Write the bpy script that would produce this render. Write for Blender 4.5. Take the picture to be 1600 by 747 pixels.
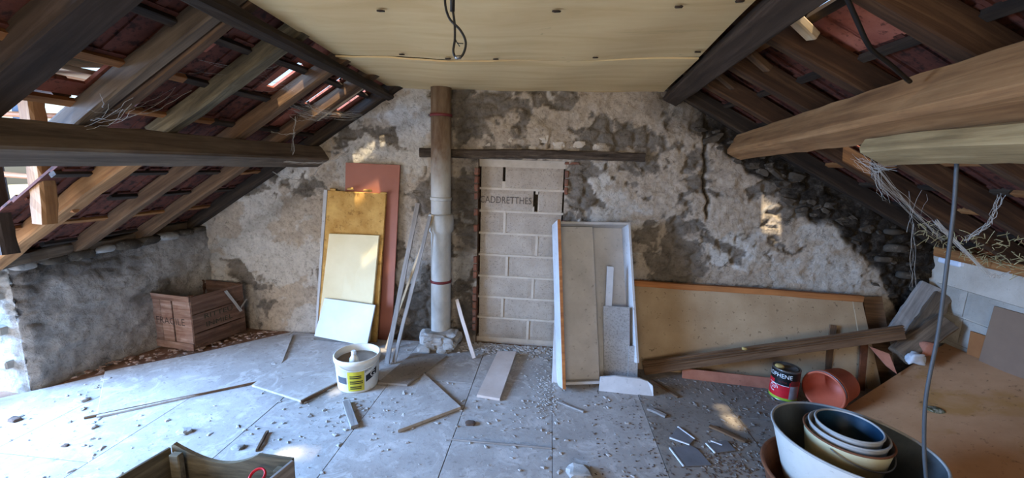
import bpy, math, random
import numpy as np
from mathutils import Vector, Matrix
random.seed(7); rng = np.random.default_rng(7)
scn = bpy.context.scene
col = scn.collection
for o in list(bpy.data.objects): bpy.data.objects.remove(o)

# ------------------------------------------------------------------ camera
F_PX = 640.0
CAM = Vector((0, 0, 1.6))
def cam_basis(yaw, pitch, roll):
    fw = Vector((math.sin(yaw)*math.cos(pitch), math.cos(yaw)*math.cos(pitch), math.sin(pitch)))
    r = Vector((math.cos(yaw), -math.sin(yaw), 0)); u = r.cross(fw)
    return math.cos(roll)*r + math.sin(roll)*u, -math.sin(roll)*r + math.cos(roll)*u, fw
CR, CU, CF = cam_basis(math.radians(-5.14), math.radians(-10.047), math.radians(1.8))
cd = bpy.data.cameras.new('camera'); cam = bpy.data.objects.new('camera', cd); col.objects.link(cam)
cd.sensor_fit = 'HORIZONTAL'; cd.sensor_width = 36.0; cd.lens = 36.0*F_PX/1600.0; cd.clip_start = .02
cam.matrix_world = Matrix(((CR.x, CU.x, -CF.x, CAM.x), (CR.y, CU.y, -CF.y, CAM.y), (CR.z, CU.z, -CF.z, CAM.z), (0, 0, 0, 1)))
scn.camera = cam
# ------------------------------------------------------------------ sky, sun, dormer skylight, added fill lamps, exposure
w = bpy.data.worlds.new('sky'); scn.world = w; w.use_nodes = True
nt = w.node_tree; bg = nt.nodes['Background']
sky = nt.nodes.new('ShaderNodeTexSky'); sky.sky_type = 'NISHITA'; sky.sun_disc = False
sky.sun_elevation = math.radians(68); sky.sun_rotation = math.radians(200); sky.dust_density = 2.0
nt.links.new(sky.outputs[0], bg.inputs[0]); bg.inputs[1].default_value = 0.3
SUN = Vector((0.12, 0.35, -1.0)).normalized()
sl = bpy.data.lights.new('sun', 'SUN'); sl.energy = 11.0; sl.color = (1.0, .86, .62); sl.angle = math.radians(2.2)
so = bpy.data.objects.new('sun', sl); col.objects.link(so)
so.rotation_mode = 'QUATERNION'; so.rotation_quaternion = SUN.to_track_quat('-Z', 'Y'); so.location = (-2, -2, 8)
def area(name, loc, aim, sx, sy, energy, color):
    l = bpy.data.lights.new(name, 'AREA'); l.shape = 'RECTANGLE'; l.size = sx; l.size_y = sy; l.energy = energy; l.color = color
    o = bpy.data.objects.new(name, l); col.objects.link(o); o.location = loc
    o.rotation_mode = 'QUATERNION'; o.rotation_quaternion = (Vector(aim)-Vector(loc)).to_track_quat('-Z', 'Z')
    return o
area('dormer_skylight', (-5.3, .6, 2.0), (-1.4, 1.6, .3), 3.2, 2.4, 1600, (.22, .48, 1.0))
area('dormer_fill', (-3.75, .95, .85), (0, 2.4, 1.3), 1.9, 1.3, 48, (1.0, .88, .78))  # neutral fill lamp, added inside the dormer to lift the gable
area('rear_fill', (-.3, -2.85, 1.55), (.3, 2.0, 1.2), 2.6, 1.3, 78, (1.0, .88, .74))  # unseen warm fill behind the camera, added to brighten the room
scn.view_settings.view_transform = 'Standard'; scn.view_settings.look = 'None'
scn.view_settings.gamma = 1; scn.view_settings.use_curve_mapping = False
scn.view_settings.exposure = 0.25

# ------------------------------------------------------------------ helpers
def ray(px, py): return CR*((px-800)/F_PX) + CU*((373.5-py)/F_PX) + CF
def at(px, py, axis, val):
    d = ray(px, py); return CAM + d*((val-CAM[axis])/d[axis])
def G(px, py, z=0.0): return at(px, py, 2, z)
def Yp(px, py, y): return at(px, py, 1, y)
def Xp(px, py, x): return at(px, py, 0, x)
WM = {}
I4 = Matrix.Identity(4)
def place(o, M=I4, parent=None):
    if parent is not None:
        o.parent = parent; o.matrix_basis = WM[parent.name].inverted() @ M
    else: o.matrix_basis = M
    WM[o.name] = M.copy(); return o
def obj(name, V, Fc, mat, parent=None, M=I4, smooth=False):
    me = bpy.data.meshes.new(name); me.from_pydata([tuple(v) for v in V], [], [tuple(f) for f in Fc]); me.update()
    if smooth: me.polygons.foreach_set('use_smooth', [True]*len(me.polygons))
    if mat: me.materials.append(mat)
    o = bpy.data.objects.new(name, me); col.objects.link(o); return place(o, M, parent)
def dup(src, M, parent=None, name=None):
    o = src.copy(); col.objects.link(o)
    if name: o.name = name
    return place(o, M, parent)
def tag(o, label, cat, group=None, kind=None):
    o['label'] = label; o['category'] = cat
    if group: o['group'] = group
    if kind: o['kind'] = kind
    return o
def empty(name, M=I4):
    o = bpy.data.objects.new(name, None); col.objects.link(o); o.empty_display_size = .05
    if isinstance(M, (tuple, Vector)): M = Matrix.Translation(M)
    return place(o, M)
def thing(name, loc, label, cat, group=None): return tag(empty(name, loc), label, cat, group)
def struct(o): o['kind'] = 'structure'; return o
def frame(o, x, y, z): # matrix from origin and three axes
    return Matrix(((x.x, y.x, z.x, o.x), (x.y, y.y, z.y, o.y), (x.z, y.z, z.z, o.z), (0, 0, 0, 1)))
def cbox(sx, sy, sz, c=.003): # chamfered box centred on 0
    hx, hy, hz = sx/2, sy/2, sz/2; c = min(c, hx*.9, hy*.9, hz*.9); V = []
    for a in (-1, 1):
        for b in (-1, 1):
            for d in (-1, 1):
                V += [(a*(hx-c), b*(hy-c), d*hz), (a*(hx-c), b*hy, d*(hz-c)), (a*hx, b*(hy-c), d*(hz-c))]
    idx = lambda a, b, d, k: ((a > 0)*4+(b > 0)*2+(d > 0))*3+k
    Fc = []
    for s in (-1, 1):
        q = [(-1, -1), (1, -1), (1, 1), (-1, 1)]
        fz = [idx(a, b, s, 0) for a, b in q]; Fc.append(fz if s > 0 else fz[::-1])
        fy = [idx(a, s, b, 1) for a, b in q]; Fc.append(fy[::-1] if s > 0 else fy)
        fx = [idx(s, a, b, 2) for a, b in q]; Fc.append(fx if s > 0 else fx[::-1])
    for a in (-1, 1):
        for b in (-1, 1):
            f = [idx(-1, a, b, 0), idx(1, a, b, 0), idx(1, a, b, 1), idx(-1, a, b, 1)]; Fc.append(f if a*b > 0 else f[::-1])
            f = [idx(a, -1, b, 0), idx(a, 1, b, 0), idx(a, 1, b, 2), idx(a, -1, b, 2)]; Fc.append(f[::-1] if a*b > 0 else f)
            f = [idx(a, b, -1, 1), idx(a, b, 1, 1), idx(a, b, 1, 2), idx(a, b, -1, 2)]; Fc.append(f if a*b > 0 else f[::-1])
            for d in (-1, 1):
                f = [idx(a, b, d, 0), idx(a, b, d, 1), idx(a, b, d, 2)]; Fc.append(f if a*b*d < 0 else f[::-1])
    return V, Fc
def box(name, size, M, mat, parent=None, c=.003):
    V, Fc = cbox(*size, c)
    if not isinstance(M, Matrix): M = Matrix.Translation(M)
    return obj(name, V, Fc, mat, parent, M)
# numpy value noise
def _h(i, j, k, s):
    n = (i*374761393 + j*668265263 + k*2147483647 + s*1274126177) & 0xffffffff
    n = ((n ^ (n >> 13))*1274126177) & 0xffffffff; n = ((n ^ (n >> 16))*668265263) & 0xffffffff
    return ((n ^ (n >> 15)) & 0xffff)/65535.0
def vnoise(x, y, z, s=0):
    xi, yi, zi = np.floor(x).astype(np.int64), np.floor(y).astype(np.int64), np.floor(z).astype(np.int64)
    a, b, c = x-xi, y-yi, z-zi; a = a*a*(3-2*a); b = b*b*(3-2*b); c = c*c*(3-2*c); r = 0
    for i in (0, 1):
        for j in (0, 1):
            for k in (0, 1):
                r = r + (a if i else 1-a)*(b if j else 1-b)*(c if k else 1-c)*_h(xi+i, yi+j, zi+k, s)
    return r*2-1
def fbm(x, y, z, o=4, s=0):
    r = 0; a = 1.0
    for i in range(o): r = r + a*vnoise(x*2**i, y*2**i, z*2**i, s+i); a *= .5
    return r/1.5
def worley(x, y, s=0):
    xi, yi = np.floor(x).astype(np.int64), np.floor(y).astype(np.int64)
    f1 = np.full(x.shape, 9.); f2 = np.full(x.shape, 9.); idn = np.zeros(x.shape)
    for i in (-1, 0, 1):
        for j in (-1, 0, 1):
            cx, cy = xi+i, yi+j
            d = np.hypot(cx+.15+.7*_h(cx, cy, 0*cx, s)-x, cy+.15+.7*_h(cx, cy, 0*cx+7, s)-y)
            h = _h(cx, cy, 0*cx+13, s); m = d < f1
            f2 = np.where(m, f1, np.minimum(f2, d)); idn = np.where(m, h, idn); f1 = np.where(m, d, f1)
    return f1, f2, idn
def sstep(a, b, x): t = np.clip((x-a)/(b-a), 0, 1); return t*t*(3-2*t)
def beam(name, p0, p1, wid, hei, mat, parent=None, up=(0, 0, 1), wob=.006, seg=14, c=.012, taper=1.0, seed=0):
    """timber from p0 to p1 (centre line); wid across, hei along up; chamfered, slightly crooked"""
    p0, p1 = Vector(p0), Vector(p1); L = (p1-p0).length; x = (p1-p0)/L; up = Vector(up)
    z = (up-x*up.dot(x)).normalized(); y = z.cross(x)
    hw, hh = wid/2, hei/2; c = min(c, hw*.6, hh*.6)
    prof = [(-hw+c, -hh), (hw-c, -hh), (hw, -hh+c), (hw, hh-c), (hw-c, hh), (-hw+c, hh), (-hw, hh-c), (-hw, -hh+c)]
    V = []; sd = seed or rng.integers(1, 9999)
    ts = np.linspace(0, 1, seg+1)
    oy = vnoise(ts*3+.3, ts*0+sd*.37, ts*0, 3)*wob; oz = vnoise(ts*3+.3, ts*0+sd*.71, ts*0+9, 5)*wob
    for i, t in enumerate(ts):
        k = 1+(taper-1)*t
        for q, (a, b) in enumerate(prof):
            e = 1+.5*wob/max(hw, hh)*float(_h(np.int64(i), np.int64(q), np.int64(sd), 2)-.5)*2
            V.append((t*L, a*k*e+oy[i], b*k*e+oz[i]))
    n = 8; Fc = [[i*n+q, i*n+(q+1) % n, (i+1)*n+(q+1) % n, (i+1)*n+q] for i in range(seg) for q in range(n)]
    Fc = [f[::-1] for f in Fc]
    Fc += [list(range(n)), [seg*n+q for q in range(n)][::-1]]
    return obj(name, V, Fc, mat, parent, frame(p0, x, y, z))
def hexa(name, bl, br, tr, tl, th, mat, parent=None, sub=1):
    """board with a face given by four corners and thickness th away from the face normal"""
    bl, br, tr, tl = map(Vector, (bl, br, tr, tl))
    x = (br-bl).normalized(); n = x.cross(tl-bl).normalized(); z = n; y = z.cross(x)
    M = frame(bl, x, y, z); Mi = M.inverted(); f = [Mi @ p for p in (bl, br, tr, tl)]
    b = [p-Vector((0, 0, th)) for p in f]; cc = .12*th
    ctr = sum(f, Vector())/4
    fi = [p+(ctr-p).normalized()*cc*1.4 for p in f]; fo = [p-Vector((0, 0, cc)) for p in f]
    V = [*fi, *fo, *b]
    Fc = [(0, 1, 2, 3), (11, 10, 9, 8)]
    for i in range(4):
        j = (i+1) % 4; Fc += [(i, 4+i, 4+j, j), (4+i, 8+i, 8+j, 4+j)]
    return obj(name, V, Fc, mat, parent, M)
def prism(name, poly, z0, z1, mat, parent=None, M=I4, c=.002):
    """vertical prism over a ccw polygon in xy, top edge chamfered"""
    n = len(poly); cx = sum(p[0] for p in poly)/n; cy = sum(p[1] for p in poly)/n
    def ins(p): 
        d = math.hypot(p[0]-cx, p[1]-cy); k = 1-c*1.4/max(d, .01); return (cx+(p[0]-cx)*k, cy+(p[1]-cy)*k)
    V = [(p[0], p[1], z0) for p in poly]+[(p[0], p[1], z1-c) for p in poly]+[(*ins(p), z1) for p in poly]
    Fc = [list(range(n))[::-1], [2*n+i for i in range(n)]]
    for k in (0, 1): Fc += [(k*n+i, k*n+(i+1) % n, (k+1)*n+(i+1) % n, (k+1)*n+i) for i in range(n)]
    return obj(name, V, Fc, mat, parent, M)
def lathe(name, prof, mat, parent=None, M=I4, seg=40, sx=1., sy=1., smooth=True, close=False):
    V = []; n = len(prof)
    for i in range(seg):
        a = 2*math.pi*i/seg
        for r, z in prof: V.append((r*math.cos(a)*sx, r*math.sin(a)*sy, z))
    Fc = []
    for i in range(seg):
        j = (i+1) % seg
        for k in range(n-1 if not close else n): 
            l = (k+1) % n; Fc.append((i*n+k, j*n+k, j*n+l, i*n+l))
    return obj(name, V, Fc, mat, parent, M, smooth)
def tube(name, pts, r, mat, parent=None, seg=8, M=I4, rs=None, closed=False):
    V, Fc = tube_data(pts, r, seg, rs, closed); return obj(name, V, Fc, mat, parent, M, True)
def tube_data(pts, r, seg=8, rs=None, closed=False):
    pts = [Vector(p) for p in pts]; n = len(pts); V = []; prev = None
    for i, p in enumerate(pts):
        if closed: t = pts[(i+1) % n]-pts[i-1]
        else: t = pts[min(i+1, n-1)]-pts[max(i-1, 0)]
        t.normalize()
        a = prev if prev else (Vector((0, 0, 1)) if abs(t.z) < .9 else Vector((1, 0, 0)))
        a = (a-t*a.dot(t)).normalized(); b = t.cross(a); prev = a
        rr = rs[i] if rs else r
        for k in range(seg):
            an = 2*math.pi*k/seg; V.append(p+a*math.cos(an)*rr+b*math.sin(an)*rr)
    Fc = [(i % n*seg+k, i % n*seg+(k+1) % seg, (i+1) % n*seg+(k+1) % seg, (i+1) % n*seg+k) for i in range(n if closed else n-1) for k in range(seg)]
    if not closed: Fc += [tuple(range(seg))[::-1], tuple((n-1)*seg+k for k in range(seg))]
    return V, Fc
def spline(pts, n=8):
    P = [Vector(p) for p in pts]; P = [P[0]*2-P[1]]+P+[P[-1]*2-P[-2]]; out = []
    for i in range(1, len(P)-2):
        for k in range(n):
            t = k/n; a, b, c, d = P[i-1], P[i], P[i+1], P[i+2]
            out.append(.5*((2*b)+(c-a)*t+(2*a-5*b+4*c-d)*t*t+(3*b-a-3*c+d)*t**3))
    return out+[P[-2]]
def text_mesh(s, size, depth=0.0):
    cu = bpy.data.curves.new('lettering', 'FONT'); cu.body = s; cu.size = size; cu.align_x = 'CENTER'; cu.align_y = 'CENTER'; cu.resolution_u = 3
    o = bpy.data.objects.new('lettering', cu); col.objects.link(o); dg = bpy.context.evaluated_depsgraph_get()
    me = o.evaluated_get(dg).to_mesh(); V = [v.co.copy() for v in me.vertices]; Fc = [tuple(p.vertices) for p in me.polygons]
    o.evaluated_get(dg).to_mesh_clear(); bpy.data.objects.remove(o); bpy.data.curves.remove(cu); return V, Fc
def blob(name, M, r, mat, parent=None, seed=1, flat=(1, 1, 1), rough=.25, sub=2, smooth=True, blk=.62):
    import bmesh
    bm = bmesh.new(); bmesh.ops.create_icosphere(bm, subdivisions=sub, radius=1.0)
    P = np.array([v.co[:] for v in bm.verts])
    k = 1+rough*fbm(P[:, 0]*1.6+seed*3.1, P[:, 1]*1.6+seed*1.7, P[:, 2]*1.6, 3, seed)
    P = np.sign(P)*np.abs(P)**blk; P = P/np.mean(np.linalg.norm(P, axis=1))
    V = P*k[:, None]*r*np.array(flat); Fc = [[v.index for v in f.verts] for f in bm.faces]; bm.free()
    return obj(name, V.tolist(), Fc, mat, parent, M, smooth)

# ------------------------------------------------------------------ materials
def lin(c):
    if isinstance(c, str): c = tuple(int(c[i:i+2], 16)/255 for i in (0, 2, 4))
    return tuple(x/12.92 if x <= .04045 else ((x+.055)/1.055)**2.4 for x in c)+(1,)
class N:
    def __init__(s, name):
        s.m = bpy.data.materials.new(name); s.m.use_nodes = True; s.t = s.m.node_tree
        s.b = s.t.nodes['Principled BSDF']; s.tc = s.t.nodes.new('ShaderNodeTexCoord')
    def n(s, t, **k):
        x = s.t.nodes.new(t)
        for a, v in k.items(): setattr(x, a, v)
        return x
    def l(s, a, b): s.t.links.new(a, b)
    def vec(s, scale=(1, 1, 1), obj_random=False):
        m = s.n('ShaderNodeMapping'); m.inputs['Scale'].default_value = scale; s.l(s.tc.outputs['Object'], m.inputs[0])
        if obj_random:
            oi = s.n('ShaderNodeObjectInfo'); mu = s.n('ShaderNodeMath', operation='MULTIPLY'); mu.inputs[1].default_value = 37.0
            s.l(oi.outputs['Random'], mu.inputs[0]); cb = s.n('ShaderNodeCombineXYZ')
            s.l(mu.outputs[0], cb.inputs[0]); s.l(mu.outputs[0], cb.inputs[1]); s.l(cb.outputs[0], m.inputs['Location'])
        return m.outputs[0]
    def noise(s, v, scale, detail=4, rough=.6, dist=0):
        x = s.n('ShaderNodeTexNoise'); x.inputs['Scale'].default_value = scale; x.inputs['Detail'].default_value = detail
        x.inputs['Roughness'].default_value = rough; x.inputs['Distortion'].default_value = dist; s.l(v, x.inputs['Vector']); return x.outputs[0]
    def ramp(s, f, stops):
        r = s.n('ShaderNodeValToRGB'); e = r.color_ramp.elements
        while len(e) < len(stops): e.new(.5)
        for i, (p, c) in enumerate(stops): e[i].position = p; e[i].color = c if len(c) == 4 else lin(c)
        s.l(f, r.inputs[0]); return r.outputs[0]
    def mix(s, f, a, b, mode='MIX'):
        x = s.n('ShaderNodeMix', data_type='RGBA', blend_type=mode)
        for v, i in ((f, 0), (a, 6), (b, 7)):
            if hasattr(v, 'is_output'): s.l(v, x.inputs[i])
            else: x.inputs[i].default_value = v
        return x.outputs[2]
    def attr(s, name): return s.n('ShaderNodeAttribute', attribute_name=name).outputs['Fac']
    def bump(s, f, strength=.4, dist=.01):
        b = s.n('ShaderNodeBump'); b.inputs['Strength'].default_value = strength; b.inputs['Distance'].default_value = dist
        s.l(f, b.inputs['Height']); s.l(b.outputs[0], s.b.inputs['Normal'])
    def done(s, c, rough=.85, metal=0, spec=.3):
        if hasattr(c, 'is_output'): s.l(c, s.b.inputs['Base Color'])
        else: s.b.inputs['Base Color'].default_value = c
        s.b.inputs['Roughness'].default_value = rough; s.b.inputs['Metallic'].default_value = metal
        s.b.inputs['Specular IOR Level'].default_value = spec; return s.m
def white_mul(v): return (v, v, v, 1)
def wood(name, dark, mid, light, grain=9, stretch=.08, rough=.8, bump=.35, dirt=None, blot=3.0):
    n = N(name); v = n.vec((stretch, 1, 1), True); g = n.noise(v, grain*4, 6, .65, .6)
    c = n.ramp(g, [(.25, dark), (.5, mid), (.75, light)])
    b = n.noise(n.vec((.5, 1, 1), True), blot, 5, .65); c = n.mix(.75, c, n.ramp(b, [(.3, white_mul(.45)), (.65, white_mul(1.0))]), 'MULTIPLY')
    if dirt:
        d = n.noise(n.vec((1, 1, 1), True), 7, 6, .7); c = n.mix(n.ramp(d, [(.52, white_mul(0)), (.7, white_mul(.8))]), c, lin(dirt))
    n.bump(g, bump, .004); return n.done(c, rough)
def dusty(name, c1, c2, spot, scale=4, spotscale=30, rough=.9, bump=.2, spots=(.62, .72), metal=0, spec=.3):
    n = N(name); v = n.vec((1, 1, 1), True)
    c = n.ramp(n.noise(v, scale, 6, .65), [(.3, c1), (.7, c2)])
    s = n.noise(v, spotscale, 5, .7); c = n.mix(n.ramp(s, [(spots[0], white_mul(0)), (spots[1], white_mul(.8))]), c, lin(spot))
    n.bump(s, bump, .003); return n.done(c, rough, metal, spec)
def plain(name, c, rough=.6, metal=0, spec=.4, var=.12):
    n = N(name); k = n.noise(n.vec((1, 1, 1), True), 25, 4); cc = n.mix(1.0, lin(c), n.ramp(k, [(.3, white_mul(1-var*2)), (.7, white_mul(1))]), 'MULTIPLY')
    return n.done(cc, rough, metal, spec)
# rubble wall with lime coat; attributes say where the coat, the lime-white skin and the sooty rubble and painted shade are
def wall_material(name, coat1, coat2, stone1, stone2):
    n = N(name); v = n.vec()
    fine = n.noise(v, 38, 8, .7); med = n.noise(v, 6, 6, .65, .4)
    coat = n.ramp(med, [(.28, coat1), (.5, coat2), (.75, coat1)])
    st = n.ramp(n.noise(v, 9, 5, .7), [(.3, stone1), (.7, stone2)])
    c = n.mix(n.attr('coat'), st, coat)
    c = n.mix(n.attr('lime'), c, n.ramp(n.noise(v, 11, 5, .6), [(.3, 'b9b2a6'), (.6, 'd3cdc2')]))
    c = n.mix(n.attr('soot_shade'), c, n.ramp(n.noise(v, 16, 7, .75), [(.35, '1d1915'), (.55, '3d362e'), (.72, '6a6156')]))
    c = n.mix(.85, c, n.ramp(fine, [(.30, white_mul(.42)), (.47, white_mul(.92)), (.7, white_mul(1.06))]), 'MULTIPLY')
    cr = n.n('ShaderNodeTexVoronoi', feature='DISTANCE_TO_EDGE'); cr.inputs['Scale'].default_value = 3.2
    vv = n.n('ShaderNodeMix', data_type='RGBA', blend_type='LINEAR_LIGHT'); vv.inputs[0].default_value = .25
    nz = n.n('ShaderNodeTexNoise'); nz.inputs['Scale'].default_value = 5; nz.inputs['Detail'].default_value = 6; n.l(v, nz.inputs['Vector'])
    n.l(v, vv.inputs[6]); n.l(nz.outputs['Color'], vv.inputs[7]); n.l(vv.outputs[2], cr.inputs['Vector'])
    crk = n.ramp(cr.outputs[0], [(.0, white_mul(.35)), (.012, white_mul(1))])
    gate = n.ramp(n.noise(v, 1.7, 3), [(.5, white_mul(0)), (.58, white_mul(.9))])
    c = n.mix(gate, c, n.mix(1.0, c, crk, 'MULTIPLY'))
    hb = n.n('ShaderNodeMath', operation='MULTIPLY_ADD'); n.l(n.noise(v, 15, 8, .75, .5), hb.inputs[0]); hb.inputs[1].default_value = 2.2; n.l(fine, hb.inputs[2])
    n.bump(hb.outputs[0], 1.0, .011); return n.done(c, .95, 0, .1)
M = {}
M['wall'] = wall_material('lime_rubble', 'a09180', 'bfaf9b', '6c6357', '92877a')
M['knee'] = wall_material('knee_rubble', '958d84', 'aea69c', '6a635b', '8a8279')
M['floor'] = dusty('dusty_chipboard', '8b847c', 'b4aea7', '766e66', 2.2, 40, .95, .25, (.6, .75))
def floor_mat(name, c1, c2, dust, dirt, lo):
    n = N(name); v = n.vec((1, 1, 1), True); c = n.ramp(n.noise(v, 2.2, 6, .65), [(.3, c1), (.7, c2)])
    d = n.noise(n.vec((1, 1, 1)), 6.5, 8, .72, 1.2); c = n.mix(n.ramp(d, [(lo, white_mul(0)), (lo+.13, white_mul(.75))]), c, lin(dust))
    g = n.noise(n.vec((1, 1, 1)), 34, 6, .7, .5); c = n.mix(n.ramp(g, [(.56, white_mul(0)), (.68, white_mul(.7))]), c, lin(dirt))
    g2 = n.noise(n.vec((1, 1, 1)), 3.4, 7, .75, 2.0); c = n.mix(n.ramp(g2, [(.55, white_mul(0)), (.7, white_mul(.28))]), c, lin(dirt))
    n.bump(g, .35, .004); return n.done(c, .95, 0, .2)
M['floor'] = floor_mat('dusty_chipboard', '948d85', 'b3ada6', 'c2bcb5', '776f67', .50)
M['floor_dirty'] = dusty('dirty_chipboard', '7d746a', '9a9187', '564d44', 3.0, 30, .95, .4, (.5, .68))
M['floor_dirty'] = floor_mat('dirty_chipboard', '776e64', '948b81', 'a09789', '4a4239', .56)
M['edge'] = wood('board_edge', '5a3c24', '7d5a3a', '94714d')
M['earth'] = dusty('earth_fill', '6b4a36', '8a6a54', 'a59889', 8, 30, 1, .8)
M['beam_dark'] = wood('beam_dark', '241a12', '3d2f22', '57463a', 7, .06, .85, .6)
M['beam_grey'] = wood('beam_grey', '3a2f26', '6a5a49', '85735e', 6, .06, .85, .6, None, 4)
M['beam_warm'] = wood('beam_warm', '6b4526', '9c6f44', 'bb8c5c', 6, .05, .8, .5, None, 3)
M['rafter'] = wood('rafter_wood', '3c2a1b', '654b34', '87694c', 7, .06, .85, .5, None, 4)
M['rafter_old'] = wood('rafter_old', '1c150f', '35291e', '594836', 7, .06, .85, .6, None, 4)
M['rafter_orange'] = wood('rafter_orange', '6f4526', '9a6538', 'b98550', 7, .06, .8, .4, None, 3)
M['rafter_right'] = wood('rafter_right', '2a1b0e', '4a311d', '6e5034', 7, .06, .85, .5, None, 4)
M['lime_rafter'] = wood('limewashed_rafter', '8d8070', 'b5a896', 'd0c6b8', 7, .06, .85, .4, None, 4)
M['lintel'] = wood('weathered_lintel', '211a14', '4a3e33', '736555', 9, .08, .95, .8, None, 9)
M['beige_timber'] = wood('beige_timber', '6e5636', '977c52', 'b59a6c', 6, .05, .85, .5, None, 4)
M['mossy'] = wood('mossy_wood', '3b3427', '665b45', '8a7d62', 8, .1, .9, .6, None, 5)
M['pale_wood'] = wood('pale_wood', 'a58c6c', 'c9b08c', 'ddc8a6', 8, .06, .75, .2, None, 3)
M['new_wood'] = wood('orange_batten', '8a5530', 'b0713f', 'c58852', 8, .05, .7, .25, None, 3)
M['grey_wood'] = wood('weathered_grey', '6f6962', '98918a', 'b5aea5', 9, .06, .9, .4, None, 4)
M['brown_wood'] = wood('brown_plank', '4a3524', '6d523a', '8a6c50', 9, .06, .85, .4, None, 4)
M['crate'] = wood('crate_wood', '4a3326', '6f5140', '8d715f', 8, .08, .9, .4, '4a3a30', 4)
M['crate_pale'] = wood('crate_worn', '6a4c3c', '8f7060', 'b09a8e', 8, .08, .9, .4, '6e4a3c', 5)
M['tile'] = dusty('terracotta_tile', '46251b', '6b3a2a', '20130e', 7, 22, .9, .5, (.5, .62))
M['tile_light'] = dusty('terracotta_light', '8b4a38', 'b06a52', '3e241b', 7, 26, .9, .4, (.55, .66))
M['ply'] = None
def ply():
    n = N('ceiling_plywood'); g = n.noise(n.vec((.25, 1.6, 1)), 5, 6, .6, .8)
    c = n.ramp(g, [(.3, 'cfb07c'), (.5, 'dabd8a'), (.72, 'e2c996')])
    k = n.noise(n.vec((.6, 1.3, 1)), 12, 4, .6, 1.5); c = n.mix(n.ramp(k, [(.69, white_mul(0)), (.76, white_mul(.6))]), c, lin('6e5a38'))
    st = n.noise(n.vec((.35, 5, 1)), 3.2, 3, .5, .4); c = n.mix(n.ramp(st, [(.68, white_mul(0)), (.74, white_mul(.22))]), c, lin('7d6741'))
    n.bump(g, .12, .003); return n.done(c, .75, 0, .25)
M['ply'] = ply()
M['concrete'] = dusty('concrete_block', '978a7b', 'b4a797', '6b6155', 4, 80, 1, .9, (.56, .66))
M['mortar'] = dusty('mortar', 'b0a392', 'c6baa9', '94887a', 8, 40, 1, .6)
M['white_block'] = dusty('white_block', '999184', 'b3ab9e', '7b7368', 5, 70, 1, .5, (.6, .7))
M['brick'] = dusty('old_brick', '6b4232', '8c5c48', '5e5046', 10, 30, 1, .6, (.48, .6))
M['stone_dark'] = dusty('sooty_stone', '2c261f', '5a5145', '7d7366', 6, 22, 1, .9, (.55, .7))
M['stone'] = dusty('dusty_stone', '7d7972', 'b5b2ac', '4c4842', 7, 25, 1, .8, (.58, .7))
def pipe_mat():
    n = N('fibre_cement_pipe'); v = n.vec((1, 1, .5)); g = n.noise(v, 7, 6, .65)
    c = n.ramp(g, [(.3, '9a9891'), (.6, 'b9b7b0'), (.8, 'c9c7c0')])
    sx = n.n('ShaderNodeSeparateXYZ'); n.l(n.tc.outputs['Object'], sx.inputs[0])
    ad = n.n('ShaderNodeMath', operation='MULTIPLY_ADD'); n.l(g, ad.inputs[0]); ad.inputs[1].default_value = .8; n.l(sx.outputs[2], ad.inputs[2])
    rust = n.ramp(n.noise(n.vec((2, 2, .4)), 4, 6, .7), [(.4, '6b5544'), (.6, '8d7a68')])
    mr = n.n('ShaderNodeMapRange'); mr.inputs[1].default_value = 1.85; mr.inputs[2].default_value = 2.15; n.l(ad.outputs[0], mr.inputs[0])
    c = n.mix(mr.outputs[0], c, rust); n.bump(g, .2, .004); return n.done(c, .85, 0, .3)
M['pipe'] = pipe_mat()
M['strap'] = plain('red_strap', '6e2a2a', .6)
M['cable_black'] = plain('black_cable', '14110f', .5)
M['cable_grey'] = plain('grey_cable', '4a4c4d', .5)
M['white_paint'] = dusty('white_painted_board', 'a8a6a4', 'c6c4c2', '6f6c69', 3, 34, .8, .2, (.6, .72))
M['pinkish'] = dusty('pinkish_white_wood', 'b8a596', 'd2c3b7', '9a8576', 3, 30, .8, .1, (.62, .8))
M['white_clean'] = dusty('white_board', 'cdd6e2', 'dfe6ee', 'b0b7c0', 3, 40, .6, .05, (.72, .85))
M['cream'] = dusty('cream_board', 'd8c79a', 'e6d9b2', 'b9a67a', 2, 30, .6, .05, (.7, .85))
M['foam'] = dusty('yellowed_foam', 'a97c3c', 'd0a862', '7a5526', 7, 20, .9, .5, (.55, .68))
M['red_board'] = dusty('brick_red_board', '8f5745', '9d6350', '7c4a3a', 2, 30, .55, .05, (.7, .85))
M['grey_speck'] = dusty('speckled_grey_board', '8a8783', 'aaa7a3', '6a6662', 5, 70, .95, .4, (.5, .66))
M['panel_brown'] = dusty('stained_panel', '957c5e', 'b39c7c', '4e3c28', 3, 24, .85, .2, (.59, .68))
M['sheet_brown'] = dusty('brown_sheet', 'a87c56', 'bf9169', '6b4a32', 3, 24, .85, .15, (.62, .7))
def stained():
    n = N('stained_brown_sheet'); v = n.vec((1, 1, 1)); c = n.ramp(n.noise(v, 3, 6, .65), [(.3, 'a2754f'), (.7, 'ba8c65')])
    c = n.mix(n.ramp(n.noise(v, 2.3, 5, .6, 1.0), [(.54, white_mul(0)), (.66, white_mul(.7))]), c, lin('9a6a2e'))
    g = n.noise(v, 26, 5, .7); c = n.mix(n.ramp(g, [(.6, white_mul(0)), (.68, white_mul(.7))]), c, lin('5f4029')); n.bump(g, .2, .003); return n.done(c, .8)
M['sheet_brown'] = stained()
M['sheet_dark'] = dusty('dark_brown_sheet', '7a6250', '866d58', '5c4736', 3, 24, .8, .1, (.65, .8))
M['sheet_rust'] = dusty('rust_board', '86542f', '9c673c', '6b4023', 3, 24, .8, .1, (.65, .8))
M['plastic_white'] = dusty('white_plastic', 'd6d2c4', 'e6e3d8', 'a49c8c', 6, 30, .5, .05, (.62, .75))
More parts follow.
